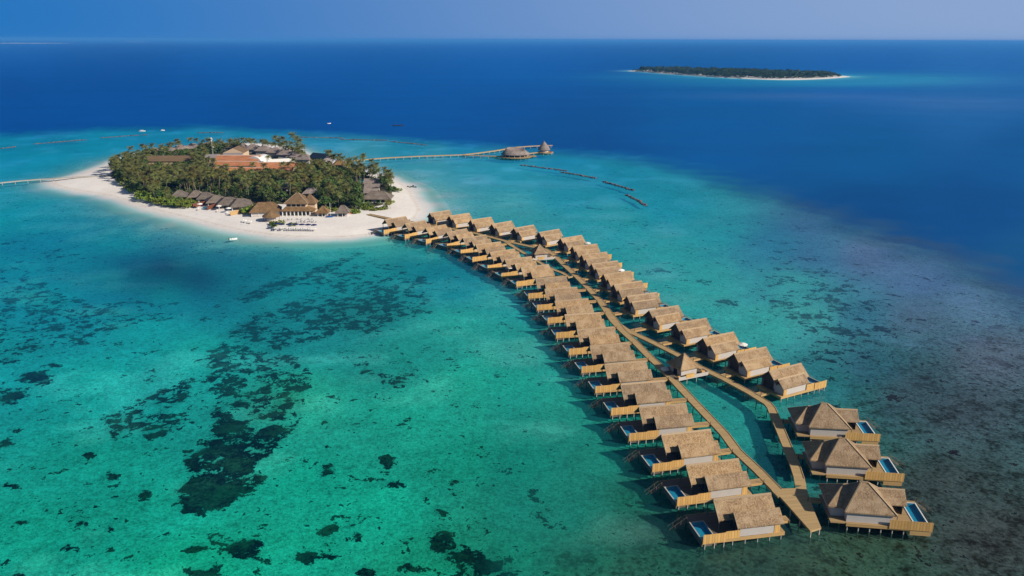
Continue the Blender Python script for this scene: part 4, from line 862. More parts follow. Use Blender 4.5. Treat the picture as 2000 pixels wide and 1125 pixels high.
def house(name, label, cat, px, py, w, d, wall_h, roof_h, rz=0.0, roof='hip', rmat=THATCH_GREY, wmat=WALL, over=0.9, ridge=0.35, posts=0, windows=0, group=None, z=GZ, front_open=False, cap=True):
    """A house whose front edge's middle stands at the pixel; local x runs along the front, y goes back."""
    p = at(px, py, z); R = thing(name, label, cat, (p[0], p[1], z - 0.1), rz, group)
    h = wall_h + 0.1; b = MB(); yb = 2.2 if front_open else 0.3
    b.box(-w / 2 + .3, w / 2 - .3, yb, d - 0.3, 0, h); b.build("wall", wmat, R)
    m = MB()
    if roof == 'hip': m.hip(-w / 2 - over, w / 2 + over, -over, d + over, h, h + roof_h, -w * ridge / 2, w * ridge / 2, None, 0.3)
    elif roof == 'gable': m.chevron(-over, h, d / 2, h + roof_h, d + over, h, -w / 2 - over, w / 2 + over, 0.3)
    elif roof == 'gable_y':
        m.add([(-w / 2 - over, -over, h), (0, -over, h + roof_h), (w / 2 + over, -over, h), (-w / 2 - over, d + over, h), (0, d + over, h + roof_h), (w / 2 + over, d + over, h), (-w / 2 - over, -over, h - .25), (w / 2 + over, -over, h - .25), (-w / 2 - over, d + over, h - .25), (w / 2 + over, d + over, h - .25)],
              [(0, 1, 4, 3), (1, 2, 5, 4), (6, 7, 2, 1, 0), (9, 8, 3, 4, 5), (8, 6, 0, 3), (7, 9, 5, 2), (6, 8, 9, 7)])
    rf = m.build("roof", rmat, R)
    if roof == 'gable_y': MB().add([(-w / 2 - over, -over - .06, h - .2), (w / 2 + over, -over - .06, h - .2), (0, -over - .06, h + roof_h - .1), (-w / 2 - over, -over - .01, h - .2), (w / 2 + over, -over - .01, h - .2), (0, -over - .01, h + roof_h - .1)], [(0, 1, 2), (5, 4, 3), (0, 3, 4, 1), (1, 4, 5, 2), (2, 5, 3, 0)]).build("gable_wall", wmat, R)
    if rmat is TERRA and roof == 'gable': MB().beam((-w / 2 - over, d / 2, h + roof_h + .05), (w / 2 + over, d / 2, h + roof_h + .05), .45, .2).build("ridge_cap", WHITE, rf)
    if roof == 'hip' and cap:
        c = MB(); e = over; rr = w * ridge / 2; zt = h + roof_h + .04
        for a, q in (((-w / 2 - e, -e, h + .04), (-rr, d / 2, zt)), ((w / 2 + e, -e, h + .04), (rr, d / 2, zt)), ((w / 2 + e, d + e, h + .04), (rr, d / 2, zt)), ((-w / 2 - e, d + e, h + .04), (-rr, d / 2, zt)), ((-rr, d / 2, zt), (rr + .01, d / 2, zt))): c.beam(a, q, 0.35, 0.12)
        c.build("hip_cap", rmat, rf)
    for k in range(posts):
        x = -w / 2 + 0.2 + (w - 0.4) * k / max(posts - 1, 1); MB().box(x - .14, x + .14, 0.05, 0.33, 0, h).build("post", WHITE, R)
    for k in range(windows):
        x0 = -w / 2 + 0.7 + (w - 1.4) * k / windows; x1 = x0 + (w - 1.4) / windows * 0.72; MB().box(x0, x1, yb - .05, yb - .003, 0.5 if not front_open else 0.05, h - 0.5).build("window", GLASS, R)
    return R

# two-storey restaurant on the beach
p = at(580, 422, GZ); RS = thing("beach_restaurant", "two-storey thatched beach restaurant with white columns and an open ground floor", "restaurant", (p[0], p[1], GZ - 0.1), math.radians(2))
b = MB(); b.box(-8.2, 7.2, 2.6, 12.5, 0, 4.0); b.box(-6.2, 5.4, 2.0, 11, 4.0, 7.6); b.box(5.45, 9.5, 6, 12, 0, 6.6); b.build("wall", WALL_WARM, RS)
up = MB().hip(-7.4, 6.6, 0.6, 13, 7.3, 12.6, -0.8, 0.2).build("upper_roof", THATCH_BROWN, RS)
c = MB()
for a in ((-7.4, 0.6), (6.6, 0.6), (6.6, 13)): c.beam((*a, 7.35), (-0.8 if a[0] < 0 else 0.2, 6.8, 12.65), 0.4, 0.15)
c.build("hip_cap", RIDGE, up)
MB().hip(2.5, 10.4, 5.2, 13.4, 6.4, 11.4, 6.0, 6.6).build("side_roof", THATCH_BROWN, RS)
sk = MB(); sk.add([(-9.3, -0.6, 3.3), (8.6, -0.6, 3.3), (5.6, 1.98, 5.1), (-6.3, 1.98, 5.1), (10.8, 5.4, 3.3), (5.47, 5.4, 5.1), (-9.3, -0.6, 3.0), (8.6, -0.6, 3.0), (10.8, 5.4, 3.0)], [(0, 1, 2, 3), (1, 4, 5, 2), (6, 7, 1, 0), (7, 8, 4, 1), (0, 3, 6)]); sk.build("veranda_roof", THATCH_BROWN, RS)
for k in range(8): x = -8.2 + k * 2.25; MB().box(x - .22, x + .22, 0.0, 0.42, 0, 3.2).build("column", WHITE, RS)
for k in range(4): x = -5.6 + k * 2.75; MB().box(x, x + 2.0, 1.93, 1.995, 5.3, 7.0).build("window", GLASS, RS)
for k in range(7): x = -7.9 + k * 2.15; MB().box(x, x + 1.7, 2.53, 2.595, 0.1, 3.0).build("door", GLASS, RS)
house("thatched_hall", "long low brown thatched hall joined to the beach restaurant", "hall", 519, 422, 16, 11, 2.6, 4.6, math.radians(14), 'hip', THATCH_BROWN, WALL, 1.0, 0.5, 5, 0)
p = at(527, 433, GZ); RB = thing("thatched_kiosk", "round low thatched beach bar in front of the long hall", "bar", (p[0], p[1], GZ - .1))
rb = MB(); rb.cone((0, 3.5), 5.2, 2.7, 3.0, 4.3, 10, 1, False); rb.cone((0, 3.5), 3.0, 4.3, 0.2, 5.6, 10); rb.cone((0, 3.5), 5.2, 2.45, 5.2, 2.7, 10); rb.build("roof", THATCH_BROWN, RB); MB().cone((0, 3.5), 2.6, 0, 2.6, 2.5, 10).build("counter", WALL, RB)
for k in range(6): a = k * 1.047 + .3; MB().tube([(4.3 * math.cos(a), 3.5 + 4.3 * math.sin(a), 0), (4.3 * math.cos(a), 3.5 + 4.3 * math.sin(a), 2.5)], 0.12).build("post", PILE_DARK, RB)
house("beach_hut", "small brown thatched beach hut beside the two-storey restaurant", "hut", 629.5, 423, 5.6, 5.6, 2.3, 3.6, 0, 'hip', THATCH_BROWN, WALL, 1.0, 0.02, 3, 1, "small beach huts", front_open=True)
house("beach_hut", "small grey thatched beach hut beside the orange kayak", "hut", 669, 423.5, 6.0, 6.2, 2.5, 3.8, 0.05, 'hip', THATCH_GREY, WALL, 1.0, 0.3, 3, 1, "small beach huts", front_open=True)
# beach villas
for px, py, w, d, rz, lb in ((351, 391, 9, 9, .3, "half hidden grey thatched beach villa behind the light green shrubs"), (383, 391, 8, 9, .3, "grey thatched beach villa beyond the first red screen"), (402, 395, 8.5, 10, .3, "grey thatched beach villa between two dark red screens"), (424, 402, 10.5, 12, .35, "grey thatched beach villa beside the blue plunge pool"),
                             (447, 407, 11.5, 16, .35, "wide grey thatched beach villa with two white parasols in front"), (473, 410, 11.5, 17, .4, "grey thatched beach villa beside the pale wooden screen")):
    house("beach_villa", lb, "villa", px, py, w, d, 2.3, 3.3, rz, 'hip', THATCH_GREY, WALL_WARM, 1.1, 0.25, 3, 2, "grey thatched villas along the beach", front_open=True)
def wall_run(name, label, cat, a, b, h, mat, z=GZ, t=0.12):
    p, q = at(*a, z), at(*b, z); R = thing(name, label, cat, (p[0], p[1], z - 0.2), math.atan2(q[1] - p[1], q[0] - p[0])); L = float(np.hypot(*(q - p)[:2]))
    MB().box(0, L, -t / 2, t / 2, 0, h + .2).build("boarding", mat, R); m = MB()
    for k in range(int(L / 2) + 1): m.box(min(k * 2.0, L - .1), min(k * 2.0, L - .1) + .1, t / 2 + .003, t / 2 + .1, 0, h + .25)
    m.build("posts_frame", mat, R); return R
wall_run("garden_screen", "dark red timber screen by the first beach parasol", "screen", (377, 405), (409, 397), 2.2, RUST_FENCE)
wall_run("garden_screen", "dark red timber screen beside the blue plunge pool", "screen", (405, 409.5), (431, 401), 2.2, RUST_FENCE)
wall_run("garden_screen", "pale wooden screen at the end of the beach villas", "screen", (450, 420.5), (481, 413), 2.1, TIMBER)
def ground_pool(name, label, pts, z=GZ):
    P = [at(x, y, z)[:2] for x, y in pts]; R = thing(name, label, "pool"); c = np.mean(P, 0); O = [c + (p - c) * 1.12 for p in P]
    MB().prism_z([tuple(p) for p in O], z - .3, z + 0.12).build("coping", CANVAS, R); MB().prism_z([tuple(p) for p in P], z - .2, z + 0.15).build("tiles", TILE, R)
    MB().add([(*p, z + 0.16) for p in P], [tuple(range(len(P)))]).build("pool_water", POOL, R)
ground_pool("plunge_pool", "small blue plunge pool on the sand between the red screens", [(395, 407.5), (404, 408.5), (407, 404.5), (398, 403.5)])
ground_pool("swimming_pool", "large blue swimming pool among palms at the island's edge", [(692, 347), (703, 357), (711, 355.5), (708, 349), (700, 344)])
ground_pool("plunge_pool", "small turquoise pool behind the wide hip-roofed bungalow", [(744, 378), (751, 378.5), (753, 375.5), (746, 375)])
# villas behind the beach at the pool side
for px, py, w, d, rh, rf_, lb in ((726, 366, 10.5, 8, 2.6, 'gable', "grey gabled bungalow at the back of the stacked three"), (726, 376, 9.5, 7, 2.4, 'gable', "grey gabled bungalow in the middle of the stacked three"), (724, 385.5, 8.5, 7, 2.3, 'gable', "grey gabled bungalow at the front of the stacked three")):
    house("thatched_bungalow", lb, "bungalow", px, py, w, d, 3.0, rh, 0.03, rf_, THATCH_DUSK, WALL, 0.5, 0.3, 0, 3, "thatched bungalows near the pool")
house("thatched_bungalow", "wide grey hip-roofed bungalow behind bright shrubs on the sand", "bungalow", 735, 396.5, 16.5, 11, 2.6, 4.0, -0.03, 'hip', THATCH_GREY, WALL, 1.0, 0.5, 4, 2)
house("reception_hut", "brown thatched hut where the long boardwalk meets the island", "hut", 664, 328, 8, 8, 2.6, 4.2, 0.2, 'hip', THATCH_BROWN, WALL, 0.9, 0.1, 3, 1)
house("thatched_bungalow", "small thatched bungalow half buried in the palm grove", "bungalow", 556, 378.5, 7, 7, 4.0, 3.2, 0.1, 'gable', THATCH_GREY, WALL, .7, .3, 0, 1)
house("thatched_bungalow", "brown thatched bungalow hidden in trees behind the beach hut", "bungalow", 607, 388, 9, 8, 3.5, 3.4, 0.1, 'hip', THATCH_DUSK, WALL, .8, .2, 0, 1)
house("thatched_bungalow", "grey thatched roof among the palms behind the shrubs", "bungalow", 342, 365, 8, 8, 3.5, 3.4, 0.1, 'hip', THATCH_GREY, WALL, .8, .2, 0, 1)
# service buildings in the middle
house("terracotta_building", "long orange tiled building in front of the narrow yard", "building", 458, 347, 43, 10, 4.4, 2.7, -0.03, 'gable', TERRA, WALL_WARM, 0.7, 0.5, 0, 8)
house("terracotta_building", "orange tiled building with dark openings facing the narrow yard", "building", 465, 334.5, 37, 9, 4.4, 2.7, -0.03, 'gable', TERRA, WALL_WARM, 0.6, 0.5, 0, 11)
house("terracotta_building", "orange tiled wing beside the white parapet", "building", 537, 343, 27, 16, 4.4, 4.6, 0.05, 'gable', TERRA, WALL_WARM, 0.7, 0.5, 0, 4)
house("terracotta_building", "orange tiled building below the peach gable", "building", 462, 327.5, 34, 17, 5.2, 3.6, 0.0, 'gable', TERRA, WALL_WARM, 0.7, 0.5, 0, 5)
house("service_building", "grey roofed service building beside the antenna mast", "building", 412, 318.5, 11, 10, 4.6, 2.0, 0, 'gable', GREY_ROOF, WALL_WARM, .5, .5, 0, 2)
house("gable_building", "peach fronted building with a dark gabled roof", "building", 457, 312, 17, 18, 6.0, 3.8, 0.05, 'gable_y', BROWN_ROOF, WALL_WARM, 0.2, 0.5, 0, 0)
p = at(498, 326, GZ); TT = thing("vaulted_tent", "white arched tent roof behind the orange tiled roofs", "tent", (p[0], p[1], GZ), -0.25); m = MB(); prof = [(7 * math.cos(a), 3.2 + 5.2 * math.sin(a)) for a in np.linspace(0, math.pi, 13)]
m.prism_x([(7, 0)] + prof + [(-7, 0)], -1, 15); to = m.build("canopy", WHITE, TT); to.rotation_euler = (0, 0, math.radians(90)); to.location = (0, 0, 0)
MB().box(-7.05, 7.05, -1.2, -1.02, 0, 3.2).build("end_wall", GREY_ROOF, TT)
wall_run("white_parapet", "white parapet wall above the orange tiled wing", "wall", (522, 332), (576, 329), 8.3, WHITE, t=0.6)
wall_run("grey_parapet", "grey parapet in front of the peach gable", "wall", (437, 315.5), (474, 314.5), 7.0, GREY_ROOF, t=0.5)
house("brown_hall", "long brown roofed hall surrounded by palms", "hall", 330, 325.5, 36, 12, 4.5, 3.6, 0.05, 'gable', BROWN_ROOF, WALL_WARM, .6, .5, 0, 0)
house("solar_hall", "building with a black panel roof at the island's rear", "building", 618, 320, 16, 12, 4.5, 3.6, -0.5, 'gable', SOLAR, GREY_ROOF, .6, .5, 0, 0)
for k, (px, py) in enumerate(((300, 307), (325, 303.5), (350, 300.5), (375, 297.5), (405, 295), (440, 296), (465, 297), (490, 299.5), (512, 302.5), (535, 306), (556, 310), (575, 315), (590, 320))):
    house("rear_villa", "grey thatched villa in the line along the island's far shore", "villa", px, py, 12.5, 11, 3.6, 4.0, -0.15 if px > 450 else 0.1, 'hip', THATCH_DUSK, WALL, 1, .3, 0, 0, "grey thatched villas along the far shore", cap=False)
# mast
p = at(417.5, 313, GZ); MS = thing("antenna_mast", "slim lattice antenna mast with white dishes above the palms", "mast", (p[0], p[1], GZ - .1)); m = MB()
for i, j in ((-.5, -.5), (.5, -.5), (0, .5)): m.beam((i, j, 0), (i * .5, j * .5, 18.5), 0.12, 0.12)
for k in range(12):
    z1, z2 = k * 1.5, k * 1.5 + 1.5; s1, s2 = 1 - z1 / 37, 1 - z2 / 37
    m.beam((-.5 * s1, -.5 * s1, z1), (.5 * s2, -.5 * s2, z2), .07, .07); m.beam((.5 * s1, -.5 * s1, z1), (0, .5 * s2, z2), .07, .07); m.beam((0, .5 * s1, z1), (-.5 * s2, -.5 * s2, z2), .07, .07)
m.build("lattice", PILE, MS); MB().box(-.5, .5, -.7, -.4, 16, 19.3).build("antenna_panel", WHITE, MS); MB().cone((0.9, -.6), .9, 11.2, .9, 11.5, 12).build("dish", WHITE, MS); MB().cone((0.5, -.6), .7, 17.8, .7, 18.2, 12).build("dish", WHITE, MS)
# the far jetty and its restaurants over the water
J1 = [(660, 316.5), (700, 312), (760, 307.5), (820, 304.6), (880, 302.6), (905, 301.6), (930, 299), (960, 295), (985, 291), (1010, 287), (1040, 284.8), (1058, 284), (1079, 283.6)]
J2 = [(903, 302.3), (940, 303.8), (985, 305)]; J3 = [(1024, 300.5), (1045, 297.8), (1062, 295.8)]
fj = thing("far_boardwalk", "long curved boardwalk from the island's rear to the thatched water restaurants", "boardwalk")
for L, w, dz in ((J1, 3.2, 0), (J2, 2.6, -.01), (J3, 3.0, -.02)):
    l = wl_(L, 2.2); _, a, c = strip(l, w, 2.2 + dz, "deck", fj, KERB, .5); pp = np.concatenate([resample(a, 7), resample(c, 7)])
    if L is J1:
        for q in pp[:90]: stilt(fj, q[0], q[1], 1.8, 1, PILE, .2, name="pile")
    else:
        mm = MB()
        for q in pp: mm.tube([(*q, -4), (*q, 1.8)], .2, 5)
        mm.build("pile_bent", PILE, fj)
LJ = wl_([(-60, 360), (0, 356.5), (40, 352.5), (80, 349.5), (110, 348.5), (150, 345.5), (185, 343.5), (216, 341.5)], 2.0)
lj = thing("low_footbridge", "low grey footbridge crossing from the sand spit out over the water", "footbridge"); _, a, c = strip(LJ, 3.0, 2.0, "deck", lj, PILE, .45)
for q in np.concatenate([resample(a[:5], 8), resample(c[:5], 8)]): stilt(lj, q[0], q[1], 1.6, 1, PILE, .2, name="pile")
p = at(1007, 305, 2.2); WR = thing("water_restaurant", "large round thatched restaurant on stilts with an open slanted crown", "restaurant", (p[0], p[1], 0), math.radians(10))
m = MB(); n = 28
def ring(rx, ry, z, dz=0, tilt=0): return [(rx * math.cos(t), ry * math.sin(t), z + dz * math.cos(t) + tilt * math.sin(t)) for t in np.linspace(0, 2 * math.pi, n, False)]
v = ring(13, 10, 4.4) + ring(10.2, 7.6, 6.6, -.3, .2) + ring(8.2, 5.8, 8.6, -0.7, 0.8) + ring(7.4, 5.2, 8.3, -.7, .8) + ring(6, 4.2, 6.2) + ring(13, 10, 4.0)
m.add(v, [(k * n + i, k * n + (i + 1) % n, (k + 1) * n + (i + 1) % n, (k + 1) * n + i) for k in range(4) for i in range(n)] + [(i, 5 * n + i, 5 * n + (i + 1) % n, (i + 1) % n) for i in range(n)] + [tuple(4 * n + i for i in range(n)), tuple(5 * n + i for i in range(n))[::-1]])
m.build("roof", THATCH_DUSK, WR, True); MB().cone((0, 0), 14.6, 1.7, 14.6, 2.2, 28, .82).build("deck", DECK_LIGHT, WR); MB().cone((0, 0), 8.6, 2.2, 8.6, 4.2, 20, .78).build("glass_wall", GLASS, WR)
for k in range(14): t = k / 14 * 6.283; MB().tube([(11 * math.cos(t), 8.8 * math.sin(t), 2.2), (11 * math.cos(t), 8.8 * math.sin(t), 4.3)], .18).build("post", WHITE, WR); stilt(WR, 12.4 * math.cos(t), 10.1 * math.sin(t), 1.8, 1, PILE, .22, -5)
m = MB()
for k in range(3): m.box(11 + k * 2.4, 12.8 + k * 2.4, -6 + k * 2.2, -3.6 + k * 2.2, 1.9, 2.3)
m.box(7, 18.5, -3, 4.5, 1.6, 1.88); m.build("dining_deck", DECK_LIGHT, WR)
p = at(1062.5, 296.5, 2.2); WH = thing("water_bar", "pointed conical thatched bar on stilts at the far boardwalk's end", "bar", (p[0], p[1], 0))
m = MB(); m.cone((0, 0), 5.6, 4.4, 4.4, 6.6, 18, 1, False); m.cone((0, 0), 4.4, 6.6, 2.6, 9.0, 18, 1, False); m.cone((0, 0), 2.6, 9.0, 0.12, 12.0, 18, 1); m.cone((0, 0), 5.6, 4.1, 5.6, 4.4, 18); m.build("roof", THATCH_DUSK, WH); MB().cone((0, 0), 3.8, 2.2, 3.8, 4.2, 14).build("wall", WALL, WH)
MB().cone((1.2, -.5), 7.4, 1.7, 7.4, 2.2, 20).build("deck", DECK_LIGHT, WH)
for k in range(10): t = k / 10 * 6.283; stilt(WH, 1.2 + 6.9 * math.cos(t), -.5 + 6.9 * math.sin(t), 1.8, 1, PILE, .2, -5)
m = MB()
for k in range(4): m.box(4.6 + .9 * (k % 2), 6.2 + .9 * (k % 2), -4.5 + k * 1.3, -3.8 + k * 1.3, 2.2, 2.6)
m.build("deck_seat", RUST_FENCE, WH)
# breakwaters
def breakwater(label, pts, w=3.0, h=1.5):
    L = wl_(pts, 0); q = resample(L, 1.05); v, f = [], []; base = [(-1, -1, -1), (1, -1, -1), (1, 1, -1), (-1, 1, -1), (-1, -1, 1), (1, -1, 1), (1, 1, 1), (-1, 1, 1)]; fc = [(0, 3, 2, 1), (4, 5, 6, 7), (0, 1, 5, 4), (1, 2, 6, 5), (2, 3, 7, 6), (3, 0, 4, 7)]
    c0 = q.mean(0); m = MB()
    for p in q:
        for k in range(2):
            s = rng.uniform(0.4, 0.85); o = np.array([*(p + np.array([rng.uniform(-w / 2, w / 2) * 0.7, rng.uniform(-w / 2, w / 2)])) - c0, rng.uniform(-0.35, 0.3)]); th = rng.uniform(0, 3.14); cc, ss = math.cos(th), math.sin(th)
            vv = []
            for b_ in base:
                b2 = np.array(b_) * s * np.array([1.15, .8, .7]) * rng.uniform(.72, 1.1); vv.append(o + np.array([b2[0] * cc - b2[1] * ss, b2[0] * ss + b2[1] * cc, b2[2]]))
            m.add(vv, fc)
    m.box(-.1, .1, -.1, .1, -2, -1); o = m.build("breakwater", ROCK); o.location = (c0[0], c0[1], 0); tag(o, label, "breakwater", "rubble breakwaters round the reef"); return o
for lb, pts in (("short rubble breakwater beyond the low footbridge", [(-30, 294), (30, 287)]), ("pale rubble breakwater between two others beyond the sand spit", [(67, 281.5), (110, 278), (170, 273)]), ("rubble breakwater close to the white moored boats", [(198, 269.5), (250, 265.5), (287, 263.5)]), ("faint rubble breakwater behind the antenna mast", [(386, 259.5), (435, 259)]),
                ("rubble breakwater behind the tall rear palms", [(586, 268.2), (625, 268.8), (668, 270)]), ("rubble breakwater in the middle of the rear line", [(664, 272.5), (710, 273.3), (756, 274.5)]), ("rubble breakwater ending the rear line toward the far boardwalk", [(762, 276.5), (800, 280), (834, 284)]),
                ("rubble breakwater in front of the round water restaurant", [(1018, 322.5), (1060, 328), (1105, 333.5)]), ("second rubble breakwater out from the water restaurant", [(1097, 337), (1130, 342), (1166, 348.5)]), ("third rubble breakwater out from the water restaurant", [(1177, 355), (1205, 362), (1237, 372.5)]), ("last short rubble breakwater slanting toward the villas", [(1223, 381), (1245, 391), (1261, 402)])):
    breakwater(lb, pts, 2.2, 1.0)
p = at(805, 364.5, 0); m = MB()
for k in range(16):
    c = (rng.gauss(0, 2.4), rng.gauss(0, 1.5)); s = rng.uniform(.6, 1.4); m.cone(c, s, -1.2, s * .5, rng.uniform(.1, .6), 6, rng.uniform(.6, 1))
o = m.build("reef_rock", REEF_ROCK); o.location = (p[0], p[1], 0); tag(o, "dark flat reef rock in the shallows off the beach point", "rock")
# boats
def boat(name, label, px, py, L, W, H, rz, hull, extra=None, cat="boat"):
    p = at(px, py, 0); R = thing(name, label, cat, (p[0], p[1], 0), rz, None); m = MB(); S = 9; rings = []
    for i in range(S):
        t = i / (S - 1); hw = W / 2 * (math.sin(math.pi * min(1, 0.28 + 0.72 * (1 - t) ** .7 if t > .45 else .62 + .38 * t / .45) / 2) if t < 1 else 0.03) * (1 if t < .5 else max(0.04, 1 - ((t - .5) / .5) ** 2.2)); x = -L / 2 + L * t; zt = H * (0.85 + 0.35 * t * t)
        rings.append([(x, -hw, zt), (x, -hw * .75, -0.15), (x, hw * .75, -0.15), (x, hw, zt), (x, hw * .82, zt - .02), (x, hw * .62, 0.22), (x, -hw * .62, .22), (x, -hw * .82, zt - .02)])
    v = [q for r_ in rings for q in r_]; f = [(8 * i + k, 8 * i + 8 + k, 8 * i + 8 + (k + 1) % 8, 8 * i + (k + 1) % 8) for i in range(S - 1) for k in range(8)] + [tuple(range(8)), tuple(8 * (S - 1) + k for k in range(8))[::-1]]
    m.add(v, f); m.build("hull", hull, R)
    for x in (-.22, .12): MB().box(x * L - .2, x * L + .2, -W * .34, W * .34, .24, H * .75).build("seat", CANVAS if hull is not WHITE else GREY_ROOF, R)
    if extra == 'motor': MB().box(-L / 2 - .35, -L / 2 - .02, -.2, .2, .1, H + .5).build("outboard_motor", DARK, R)
    if extra == 'cabin':
        MB().box(-.28 * L, .15 * L, -W * .32, W * .32, H * .8, H * 1.9).build("cabin", WHITE, R); MB().box(-.34 * L, .2 * L, -W * .4, W * .4, H * 2.0, H * 2.1).build("canopy", CANVAS, R)
    return R
boat("small_boat", "small white open boat floating alone off the beach", 456, 468, 3.9, 1.7, .7, 0.5, WHITE, 'motor')
boat("motor_boat", "white motor boat moored behind the reef breakwaters", 278, 256.5, 7.0, 2.2, 0.7, 0.1, WHITE, 'cabin')
boat("speed_boat", "smaller white boat moored past the motor boat", 318, 255, 4.5, 1.6, 0.55, 0.2, WHITE, 'cabin')
boat("cargo_boat", "long dark boat sailing on the deep blue water", 778, 245.5, 14, 3.4, 1.0, 0.1, DARK, 'motor')
boat("dinghy", "tiny white dinghy far out on the deep blue", 643, 241.5, 4, 1.6, .7, 0.3, WHITE, 'motor')
boat("kayak", "orange kayak lying on the sand beside the grey hut", 690, 422, 5.0, .9, .4, 0.03, ORANGE, None, "kayak").location.z = GZ + .1
p = at(644, 424, GZ); CT = thing("sailing_catamaran", "small blue sailing catamaran with bare mast parked between the beach huts", "catamaran", (p[0], p[1], GZ), 0.2)
for yy in (-.9, .9): MB().tube([(-2.4, yy, .3), (-1, yy, .28), (1.4, yy, .3), (2.5, yy, .5)], [.12, .28, .26, .05], 8).build("hull", BLUE, CT)
MB().box(-1.4, 1.1, -.85, .85, .5, .58).build("trampoline", NAVY, CT); MB().tube([(0.6, 0, .5), (0.55, 0, 8.2)], .09, 6).build("mast", WHITE, CT); MB().beam((.5, 0, 1.3), (-2.1, 0, 1.2), .12, .16).build("boom", NAVY, CT)
# far land on the horizon
for nm, px0, px1, py, h in (("horizon_island_land", -60, 140, 84.8, 14), ("horizon_sandbank_land", 248, 286, 82.0, 10)):
    a, b_ = at(px0, py, 0), at(px1, py, 0); m = MB(); n = 40; L = b_ - a; v, f = [], []
    for i in range(n + 1):
        t = i / n; e = math.sin(math.pi * t) ** .5; c = a + L * t; hh = h * e * (0.6 + .4 * rng.random()); w_ = 500 * e + 5
        v += [(c[0], c[1] - w_, -1), (c[0], c[1] - w_ * .8, 1.5 + .1 * hh), (c[0], c[1] - w_ * .5, hh), (c[0], c[1] + w_, -1)]
    for i in range(n):
        for k in range(3): f.append((4 * i + k, 4 * i + 4 + k, 4 * i + 5 + k, 4 * i + 1 + k))
    m.add(v, f); tag(m.build(nm, simple(nm, (0.42, 0.40, 0.34), .9, .3, .01, 0)), kind="structure")
print("objects done")
# ------------------------------------------------------------------ plants
def palm_arrays(seed, h=9.5, lean=1.0, n=19, dead=0):
    """Trunk MB and frond quads of one coconut palm, origin at its foot."""
    q = random.Random(seed); az = q.uniform(0, 6.28); pts, rad = [], []
    for i in range(8):
        t = i / 7; k = lean * t * t; pts.append((k * math.cos(az), k * math.sin(az), h * t)); rad.append(0.2 - 0.09 * t + (0.12 if i == 0 else 0))
    top = np.array(pts[-1]); Q = []
    for k in range(n):
        a = 2 * math.pi * k * 0.382 + q.uniform(-.2, .2); el = math.radians(q.uniform(-8, 68) if k > 4 else q.uniform(-35, 0)); L = q.uniform(3.1, 4.3) * (0.85 if el > 0.9 else 1); droop = q.uniform(0.9, 1.5)
        S = 9; P = []; p = top.copy(); e = el
        for i in range(S + 1):
            P.append(p.copy()); p = p + np.array([math.cos(a) * math.cos(e), math.sin(a) * math.cos(e), math.sin(e)]) * (L / S); e -= droop / S * (0.5 + i / S)
        for i in range(S):
            c, d = P[i], P[i + 1]; t = d - c; t /= np.linalg.norm(t); sd = np.cross(t, (0, 0, 1)); sd /= np.linalg.norm(sd) + 1e-6; f = (i + .5) / S
            wl2 = 0.95 * math.sin(math.pi * min(1, 0.16 + f * 0.86)) ** .7 + .08
            for sg in (-1, 1):
                tip = sd * sg * wl2 * q.uniform(.85, 1.1) + t * 0.35 * wl2 + np.array([0, 0, -0.42 * wl2 - q.uniform(0, .15)])
                g = t * (L / S) * 0.42
                Q.append([c + g * .1, c + g * 1.75, c + g * 1.5 + tip, c + g * .65 + tip])
    return pts, rad, np.array(Q)

def clump_quads(seed, rx, ry, rz, zc, n_clump, per, leaf, flat_b=-0.5):
    """Leaf quads in clumps over an uneven ellipsoid."""
    q = np.random.RandomState(seed); Q = []
    dirs = q.normal(size=(n_clump, 3)); dirs /= np.linalg.norm(dirs, axis=1)[:, None]; dirs[:, 2] = np.maximum(dirs[:, 2], flat_b)
    for d in dirs:
        rr = q.uniform(0.62, 1.02); c = d * np.array([rx, ry, rz]) * rr; cr = q.uniform(0.28, 0.45) * min(rx, rz * 1.3)
        o = q.normal(size=(per, 3)); o /= np.linalg.norm(o, axis=1)[:, None]; o[:, 2] = np.abs(o[:, 2]) * .9 - .15; o *= cr * q.uniform(.6, 1.05, (per, 1))
        P = c + o + np.array([0, 0, zc]); nrm = o / (np.linalg.norm(o, axis=1)[:, None] + 1e-6) + q.normal(scale=.55, size=(per, 3)) + np.array([0, 0, .35]); nrm /= np.linalg.norm(nrm, axis=1)[:, None]
        a = np.cross(nrm, q.normal(size=(per, 3))); a /= np.linalg.norm(a, axis=1)[:, None]; b = np.cross(nrm, a); s = leaf * q.uniform(.6, 1.25, (per, 1))
        Q.append(np.stack([P - a * s - b * s * .55, P + a * s * .2 - b * s * .7, P + a * s + b * s * .5, P - a * s * .25 + b * s * .75], 1))
    return np.concatenate(Q)

def with_mat(me, mat): me.materials.append(mat); return me
PALMS = []
for k in range(6):
    h = (8.0, 9.2, 10.5, 11.5, 9.8, 8.6)[k]; pts, rad, Q = palm_arrays(100 + k, h, (0.6, 1.6, 1.0, 2.2, 2.8, 1.2)[k], (18, 20, 22, 19, 17, 21)[k])
    PALMS.append((with_mat(MB().tube(pts, rad, 6).mesh("trunk", True), TRUNK), with_mat(quads_mesh("crown", Q), PALM), with_mat(quads_mesh("crown", Q), PALM_YELLOW), Q, h))
TREES = []
for k in range(5):
    rx = (3.0, 3.6, 2.6, 4.0, 3.3)[k]; Q = clump_quads(200 + k, rx, rx * .95, (2.0, 2.4, 2.2, 2.3, 1.9)[k], (4.2, 5.0, 4.6, 5.2, 3.8)[k], 46, 20, .42)
    tr = MB().tube([(0, 0, 0), (.15, .1, 1.8), (.1, .3, 3.6)], [.28, .2, .12], 6)
    for a in range(4): tr.tube([(.12, .15, 1.9 + a * .3), (1.4 * math.cos(a * 1.6), 1.4 * math.sin(a * 1.6), 4.0)], [.12, .05], 5)
    TREES.append((with_mat(tr.mesh("trunk", True), TRUNK), with_mat(quads_mesh("crown", Q), LEAF)))
BUSHES = []
